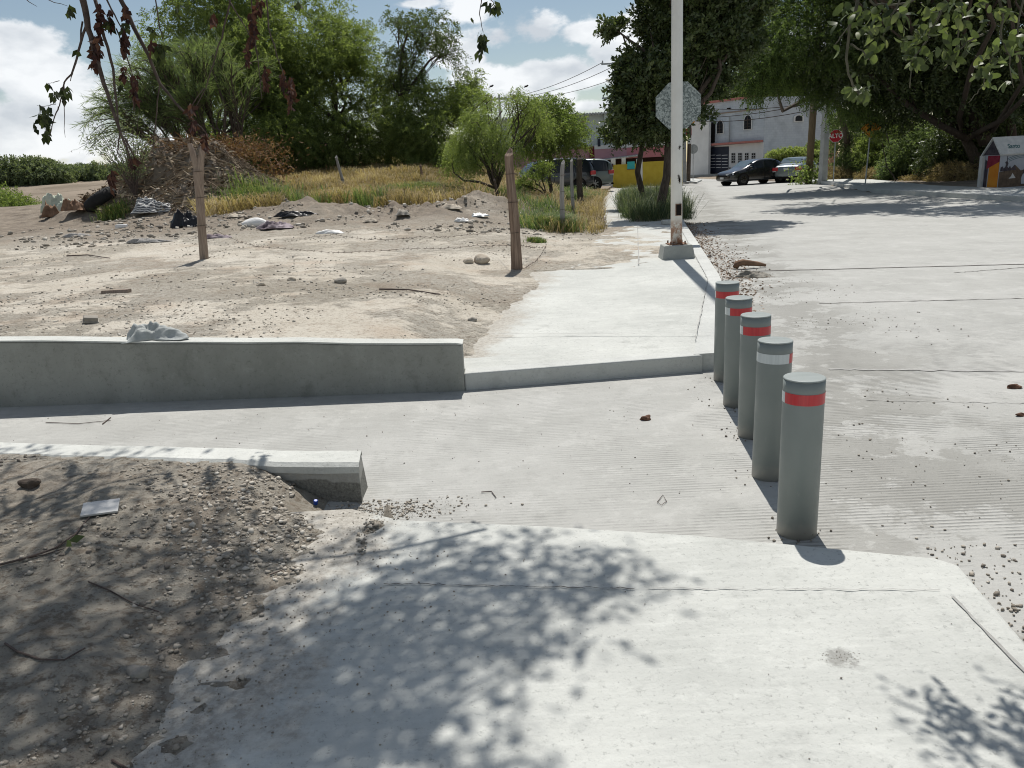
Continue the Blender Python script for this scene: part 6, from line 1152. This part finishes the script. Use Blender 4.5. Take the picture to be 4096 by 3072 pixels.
scatter('gravel', 7000, -1.7, -.1, 1.4, 3.4, lambda x, y: (T(x, y) < .079) & (x < -1.0 + .45 * (y - 1.4) / 2.4 + .55 * RS.rand(len(x)) ** 2.5), .002, .010, (.1, .8), z=.079)
lotk = lambda x, y: (T(x, y) > .12) & (y > ywall(x) + .2) & (x < xe(y) - .05)
scatter('gravel', 9000, -6.5, 1.5, 5.9, 9, lambda x, y: lotk(x, y) & (fbm(x, y, .8, 3) > .45), .005, .034, (.35, 1.), pw=5); scatter('gravel', 12000, -9, 2.2, 9, 17, lambda x, y: lotk(x, y) & (fbm(x * .6, y, 1., 3) > .50), .006, .05, (.4, 1.), pw=7); scatter('rubble', 16000, -13, 4, 16.0, 25, lambda x, y: lotk(x, y) & (fbm(x * .6, y, 1.1, 3) > .47), .015, .16, (.0, .95), pw=9)
scatter('grit', 9000, 1.1, 5.0, 2.7, 11, lambda x, y: (fbm(x, y, 1.6, 4) > .5) & (np.abs(x - .22 * y - 1.35 - .3 * np.sin(y * 2)) < 1.2 * RS.rand(len(x))) & (x > xk(np.maximum(y, 5.9)) - .25 + (y < 5.8) * -.6), .003, .018, (0, .6), z=.002, pw=5)
scatter('grit', 350, -3.5, 1.6, 3.2, 5.7, lambda x, y: (y < ywall(x)) & (y > np.maximum(3.3, ycurb(x) + .25)), .004, .011, (0, .35), z=.002)
scatter('grit', 500, -1., 1.55, 1.5, 3.2, lambda x, y: (y < 3.0) & (fbm(x, y, 1.5, 3) > .48), .002, .008, (0, .35), z=.08, pw=4)
scatter('gravel', 1500, 1.62, 2.6, 1.2, 2.9, lambda x, y: (x > 1.66) & (x < 1.75 + .4 * RS.rand(len(x))), .006, .03, (.05, .8), z=.002)
n = 3500; yy = RS.uniform(7.5, 21, n); xx = xk(yy) + np.abs(RS.normal(size=n)) * .28 * np.interp(yy, [7, 12, 20], [.5, 1.3, .8]); V_, t_ = leaves(np.stack([xx, yy, np.full(n, .012)], -1), RS.normal(size=(n, 3)) * [1, 1, .12], RS.uniform(.015, .06, n), RS.uniform(.01, .025, n), RS.rand(n)); tag(npmesh('leaf_litter', V_, quads(n), tintmat('gutter_litter', [(.16, .10, .065), (.28, .19, .13), (.42, .34, .26)], .9), None, t_), kind='stuff')
q = P(1815, 1420, .08); n = 420; a = RS.rand(n) * 6.28; r = RS.rand(n) ** .6; pp = np.stack([q[0] + np.cos(a) * r * .075, q[1] + np.sin(a) * r * .035, np.full(n, .079)], -1); pebbles('grit', pp[:60], RS.uniform(.002, .004, 60), tint=RS.uniform(0, .4, 60), kind='stuff')
n = 900; q = P(820, 1108, 0); pp = np.stack([q[0] + RS.normal(size=n) * .2, q[1] + .02 + RS.normal(size=n) * .06, np.full(n, .003)], -1); pebbles('grit', pp, .004 + .018 * RS.rand(n) ** 3, tint=RS.uniform(0.1, .9, n), kind='stuff')
# ------------------------------------------------------------------ overhanging trees near the camera
def shadow_src(gx_, gy_, h): return np.array([gx_ + SDIR[0] / SDIR[2] * h, gy_ + SDIR[1] / SDIR[2] * h, h + .1])
OT = empty('overhanging_tree', (-3.4, -.6, 0), label='overhead tree with bare hanging branches and dead leaf bunches at upper left', cat='tree'); O0 = np.array([-3.4, -.6, 0])
mt = MB(); fk = np.array([-3.0, .6, 2.9]) - O0
mt.tube([(0, 0, -.1), (.1, .3, 1.2), tuple(fk)], [.24, .19, .15], 12)
cl_ = []                                # ground targets of the dapples
def gpoly(px, py): q = P(px, py, .08); return q[:2]
spots = []
rs = random.Random(5)
def blob(cx, cy, sx, sy, n):
    for _ in range(n): spots.append(gpoly(rs.gauss(cx, sx), rs.gauss(cy, sy)))
blob(820, 1290, 210, 55, 66); blob(700, 1420, 190, 60, 66); blob(560, 1570, 170, 50, 42); blob(980, 1200, 230, 45, 52); blob(1130, 1360, 70, 50, 14); blob(900, 1560, 110, 60, 18); blob(1150, 1240, 100, 30, 16); blob(1060, 1640, 60, 30, 8)
blob(160, 1260, 140, 70, 30); blob(120, 1560, 150, 80, 42); blob(330, 1450, 120, 60, 20); blob(90, 1120, 110, 40, 20); blob(300, 1180, 90, 40, 14); blob(420, 1240, 90, 60, 22); blob(150, 1020, 120, 14, 10); blob(1350, 1255, 70, 12, 6); blob(380, 985, 40, 8, 3)
LV, LT = [], []; ends = []
for s in spots:
    h = rs.uniform(3.7, 5.3); c = shadow_src(s[0], s[1], h) - O0; ends.append(c); k = rs.randint(7, 13)
    p = c + RS.normal(size=(k, 3)) * [.09, .09, .08]; V_, t_ = leaves(p, RS.normal(size=(k, 3)) + [0, 0, -.5], RS.uniform(.055, .095, k), RS.uniform(.028, .045, k), RS.rand(k)); LV.append(V_); LT.append(t_)
LV = np.concatenate(LV); npmesh('crown', LV, quads(len(LV) // 4), M_SHADELEAF, OT, np.concatenate(LT))
ends = np.array(ends); hubs = []; gxs = np.array([s[0] for s in spots])
for k in range(9):
    c = ends[RS.choice(np.where(gxs < (-.9 if k < 5 else -.3))[0])]; hubs.append(c); limbs(mt, fk, [c], .02, seg=7, n=7, r1=.010)
hubs = np.array(hubs)
for c in ends:
    j = int(np.argmin(np.linalg.norm(hubs - c, axis=1))); t = rs.uniform(.55, 1.); s = fk + (hubs[j] - fk) * t + np.array([0, 0, .07 * np.linalg.norm(hubs[j] - fk) * math.sin(t * 3.14)]); mt.tube([tuple(s), tuple((s + c) / 2 + RS.normal(size=3) * .05), tuple(c)], [.008, .005, .003], 4)
mt.build('trunk', M_BARK, OT, smooth=True)
def hang(paths, parent, O, mat=M_TWIG, name='hanging_branch'):
    m = MB()
    for pts, ra, rb, dd in paths:
        pp = [P(a, b, d=dd if not isinstance(dd, tuple) else dd[0] + (dd[1] - dd[0]) * i / (len(pts) - 1)) - O for i, (a, b) in enumerate(pts)]
        # smooth
        q = []; 
        for i in range(len(pp) - 1):
            for t in (0, .33, .66): q.append(pp[i] + (pp[i + 1] - pp[i]) * t + RS.normal(size=3) * .002)
        q.append(pp[-1]); m.tube(q, [ra + (rb - ra) * i / (len(q) - 1) for i in range(len(q))], 7)
    return m.build(name, mat, parent, smooth=True)
d0 = 4.6
PATHS = [([(172, -90), (180, 0), (192, 60), (206, 120), (225, 180), (248, 250), (266, 300), (282, 345)], .020, .005, d0), ([(255, -80), (262, 0), (290, 60), (320, 120), (345, 180), (380, 225), (420, 262), (443, 285)], .015, .003, d0 + .1),
         ([(150, -80), (188, 40), (176, 90), (160, 150), (140, 178), (128, 230)], .009, .003, d0), ([(205, 0), (225, 80), (245, 150), (252, 215), (258, 290), (254, 332)], .010, .003, d0), ([(178, 45), (170, 110), (160, 150), (152, 175)], .005, .002, d0),
         ([(205, -60), (240, 20), (262, 60)], .006, .003, d0), ([(330, -40), (345, 60), (352, 85)], .004, .002, d0), ([(500, -60), (495, 10), (478, 80), (460, 140), (445, 190), (420, 235)], .006, .002, 4.9), ([(495, 0), (530, 60), (560, 120)], .004, .002, 4.9), ([(540, -60), (545, 40), (552, 100), (560, 150), (566, 215)], .005, .002, 4.9),
         ([(572, -60), (580, 60), (598, 120), (620, 180)], .005, .002, 4.9), ([(60, -30), (105, 0), (146, 13)], .004, .001, 4.8), ([(20, -40), (57, 0), (80, 14)], .004, .001, 4.8), ([(138, 178), (139, 240), (141, 297)], .003, .001, d0), ([(345, 180), (340, 240), (332, 300), (330, 330)], .004, .002, 4.8), ([(440, 190), (400, 250), (420, 250)], .003, .001, 4.9), ([(128, 230), (118, 250), (105, 300)], .004, .002, d0), ([(128, 175), (115, 178), (104, 180)], .002, .001, d0), ([(118, 225), (100, 230), (80, 228)], .002, .001, d0), ([(250, 60), (270, 110), (285, 160), (290, 240)], .004, .002, d0), ([(270, 300), (285, 330), (290, 340)], .006, .003, d0)]
hang(PATHS, OT, O0)
def bunch(cx, cy, wx, wy, n, mat_t, dd, ll=.065):
    q = np.array([P(cx + max(-1.3, min(1.3, rs.gauss(0, .8))) * wx * .5, cy + max(-1.1, min(1.1, rs.gauss(0, .55))) * wy, d=dd + rs.gauss(0, .05)) for _ in range(n)]) - O0
    return leaves(q, RS.normal(size=(n, 3)) * .45 + [0, 0, -1.], RS.uniform(.6, 1.2, n) * ll, RS.uniform(.45, .6, n) * ll, np.clip(RS.normal(mat_t, .25, n), 0, 1))
DB = [(205, 110, 16, 26, 60), (268, 90, 8, 22, 34), (215, 45, 10, 30, 40), (236, 38, 6, 18, 16), (290, 195, 7, 26, 22), (545, 55, 9, 34, 48), (628, 195, 9, 32, 46), (572, 165, 7, 20, 24), (612, 175, 5, 20, 16), (535, 115, 6, 22, 18), (240, 385, 9, 20, 26), (288, 345, 10, 10, 14), (417, 268, 8, 10, 18), (440, 300, 8, 14, 22), (412, 230, 5, 10, 12), (265, 160, 5, 14, 10), (325, 95, 5, 10, 8), (460, 40, 4, 14, 8), (560, 10, 12, 16, 20), (270, 25, 6, 14, 12)]
for b in DB: a = bunch(b[0], b[1], b[2] * .75, b[3] * 1.15, int(b[4] * 1.7), .4, d0 + (.3 if b[0] > 500 else 0), .048); npmesh('dead_leaf_bunch', a[0], quads(len(a[0]) // 4), M_DEADLEAF, OT, a[1])
GB = [(95, 250, 16, 22, 46), (98, 285, 6, 12, 14), (140, 195, 9, 14, 20), (118, 200, 7, 8, 8), (235, 50, 12, 10, 14), (345, 100, 14, 12, 22), (330, 65, 8, 8, 8), (345, 125, 8, 8, 10), (270, 55, 8, 8, 8), (148, 20, 6, 12, 8), (72, 270, 5, 6, 5), (104, 180, 4, 3, 3), (85, 228, 4, 3, 3), (640, 5, 8, 8, 6), (170, 110, 3, 5, 3), (385, 15, 6, 6, 5), (262, 180, 3, 3, 3)]
M_OLIVE = tintmat('olive_leaves', [(.02, .028, .014), (.045, .06, .02), (.10, .13, .03)], .5, .25)
for b in GB: a = bunch(b[0], b[1], b[2], b[3], int(b[4] * 1.3), .35, d0, .052); npmesh('green_leaf_bunch', a[0], quads(len(a[0]) // 4), M_OLIVE, OT, a[1])
# spray hanging at the top centre
hang([([(1060, -60), (1040, -5), (1036, 30), (1044, 70)], .004, .0015, 4.6), ([(1030, -10), (1060, 0), (1085, 20)], .003, .001, 4.6), ([(1060, -60), (900, -120), (600, -140), (300, -120)], .012, .01, (4.6, 4.4))], OT, O0, name='hanging_sprig')
A = [bunch(1038, 85, 11, 24, 30, .2, 4.6, .055), bunch(1064, 10, 17, 9, 18, .2, 4.6, .055), bunch(1080, 18, 5, 8, 5, .2, 4.6, .055), bunch(1018, 35, 3, 3, 2, .2, 4.6, .03)]; V_ = np.concatenate([a[0] for a in A]); npmesh('sprig_leaves', V_, quads(len(V_) // 4), D.materials['olive_leaves'], OT, np.concatenate([a[1] for a in A]))
# leafy branches of the near right tree
NT = empty('near_leafy_tree', (3.6, .4, 0), label='near tree whose broad green leaves hang into the upper right corner', cat='tree'); N0 = np.array([3.6, .4, 0])
m = MB(); m.tube([(0, 0, -.1), (-.1, .3, 1.4), (-.3, .9, 2.7), (-.9, 1.8, 3.3)], [.16, .13, .10, .05], 10)
m.tube([tuple(P(a, b, d=dd) - N0) for a, b, dd in ((1900, -260, 2.6), (1960, -120, 2.8), (2060, -60, 2.8), (2230, -100, 2.5))], [.02, .016, .016, .03], 8)
m.tube([(-.3, .9, 2.7)] + [tuple(P(a, b, d=dd) - N0) for a, b, dd in ((2300, -140, 2.2), (2230, -100, 2.5))], [.05, .035, .03], 8); m.build('trunk', M_PALEWOOD, NT, smooth=True)
dn_ = 2.85
NPATH = [([(1900, -260), (1865, -60), (1850, 10), (1835, 60), (1828, 110), (1832, 160), (1848, 195), (1868, 216)], .007, .003, dn_), ([(1960, -120), (1940, 0), (1920, 50), (1905, 85)], .004, .002, dn_), ([(1865, -20), (1890, 12), (1940, 10), (2010, -10)], .004, .003, dn_), ([(2060, -60), (2030, 30), (2000, 90), (1970, 130), (1965, 190)], .004, .002, dn_), ([(2060, -60), (2080, 10), (2070, 80), (2060, 130)], .004, .002, dn_), ([(1840, 95), (1862, 108), (1880, 130)], .003, .002, dn_),
         ([(2150, -60), (2165, 30), (2160, 80), (2140, 130), (2125, 180)], .005, .002, dn_), ([(2125, 75), (2090, 90), (2055, 120), (2040, 150)], .004, .002, dn_), ([(2160, 80), (2180, 120), (2190, 190)], .003, .001, dn_), ([(2230, -60), (2200, 40), (2195, 90)], .004, .002, dn_), ([(2125, 180), (2110, 200), (2092, 222)], .002, .001, dn_), ([(1840, 55), (1815, 80), (1800, 100)], .002, .001, dn_)]
hang(NPATH, NT, N0, std('olive_twig', (.07, .07, .05), (.15, .14, .10), 20, .9), 'hanging_branch')
LB = [(1868, 20, 24, 14, 14), (1862, 60, 14, 18, 8), (1890, 70, 16, 14, 12), (1905, 25, 20, 14, 12), (1950, 35, 22, 20, 16), (1985, 60, 18, 20, 14), (1965, 100, 18, 22, 20), (1978, 130, 12, 16, 12), (2010, 20, 26, 14, 14), (2035, 55, 14, 14, 8), (2020, 110, 16, 14, 8), (2060, 120, 18, 16, 10), (2085, 95, 16, 18, 10), (2075, 30, 24, 18, 10), (2100, 60, 16, 18, 8), (2125, 140, 16, 20, 14), (2150, 110, 14, 18, 8), (2140, 165, 14, 18, 9), (2175, 20, 18, 16, 10), (2195, 100, 10, 12, 12), (2205, 70, 8, 10, 6), (1868, 198, 16, 10, 14), (1850, 190, 12, 6, 6), (1880, 112, 12, 12, 7), (1830, 20, 12, 20, 4), (1812, 50, 5, 4, 2), (1815, 108, 6, 3, 2), (1850, 158, 5, 8, 2), (2050, 5, 30, 8, 8), (2120, 10, 26, 10, 8), (2180, 160, 10, 14, 5)]
LV, LT = [], []
def roundleaf(c, ax, ln, wd, tint):
    n = len(c); ax = unit(ax); sd = unit(np.cross(ax, RS.normal(size=(n, 3)))); up = np.cross(sd, ax); prof = [(0, .0), (.15, .6), (.4, 1.), (.7, .95), (.92, .5), (1, 0)]
    V = []
    for t, w_ in prof: V += [c + ax * ln[:, None] * t + sd * wd[:, None] * .5 * w_ + up * ln[:, None] * (.12 * math.sin(t * 3.1)), c + ax * ln[:, None] * t - sd * wd[:, None] * .5 * w_ + up * ln[:, None] * (.12 * math.sin(t * 3.1))]
    V = np.stack(V, 1); F = (np.array([(2 * i, 2 * i + 2, 2 * i + 3, 2 * i + 1) for i in range(5)])[None] + (np.arange(n) * 12)[:, None, None]).reshape(-1, 4); return V.reshape(-1, 3), F, np.repeat(tint, 12)
C_, S_ = [], []
for cx, cy, wx, wy, n in LB:
    for _ in range(int(n * 1.25)): C_.append(P(cx + rs.gauss(0, wx * .6), cy + rs.gauss(0, wy * .6), d=dn_ + rs.gauss(0, .07)) - N0)
C_ = np.array(C_); n = len(C_); V_, F_, t_ = roundleaf(C_, RS.normal(size=(n, 3)) * .8 + [0, 0, -.55], RS.uniform(.028, .054, n), RS.uniform(.014, .025, n), np.clip(RS.beta(1.6, 1.8, n), 0, 1))
npmesh('broad_leaves', V_, F_, M_BIGLEAF, NT, t_, smooth=True)
# sprigs that throw the small shadows at lower right
SP = []; m = MB(); hubp = None
for (gx_, gy_, k) in ((1910, 1495, 3), (1925, 1505, 2), (2010, 1505, 5), (2035, 1520, 3), (1920, 1555, 2), (2130, 1595, 6), (2175, 1620, 7), (2150, 1460, 3), (2195, 1530, 3), (2050, 1655, 4), (1995, 1640, 2), (2210, 1580, 5)):
    s = gpoly(gx_, gy_); c = shadow_src(s[0], s[1], 2.75) - N0; p = c + RS.normal(size=(k, 3)) * [.035, .035, .03]; V_, F_, t_ = roundleaf(p, RS.normal(size=(k, 3)), RS.uniform(.035, .06, k), RS.uniform(.02, .032, k), RS.rand(k)); SP.append((V_, F_ + sum(len(a[0]) for a in SP), t_)); m.tube([tuple(c), tuple(c * .6 + np.array([-.3, .9, 2.85]) * .4), (-.3, .9, 2.85)], [.003, .005, .008], 5)
npmesh('upper_leaves', np.concatenate([a[0] for a in SP]), np.concatenate([a[1] for a in SP]), M_BIGLEAF, NT, np.concatenate([a[2] for a in SP]), smooth=True); m.build('upper_branch', M_TWIG, NT)
print('objects', len(D.objects), 'faces', sum(len(m.polygons) for m in D.meshes))
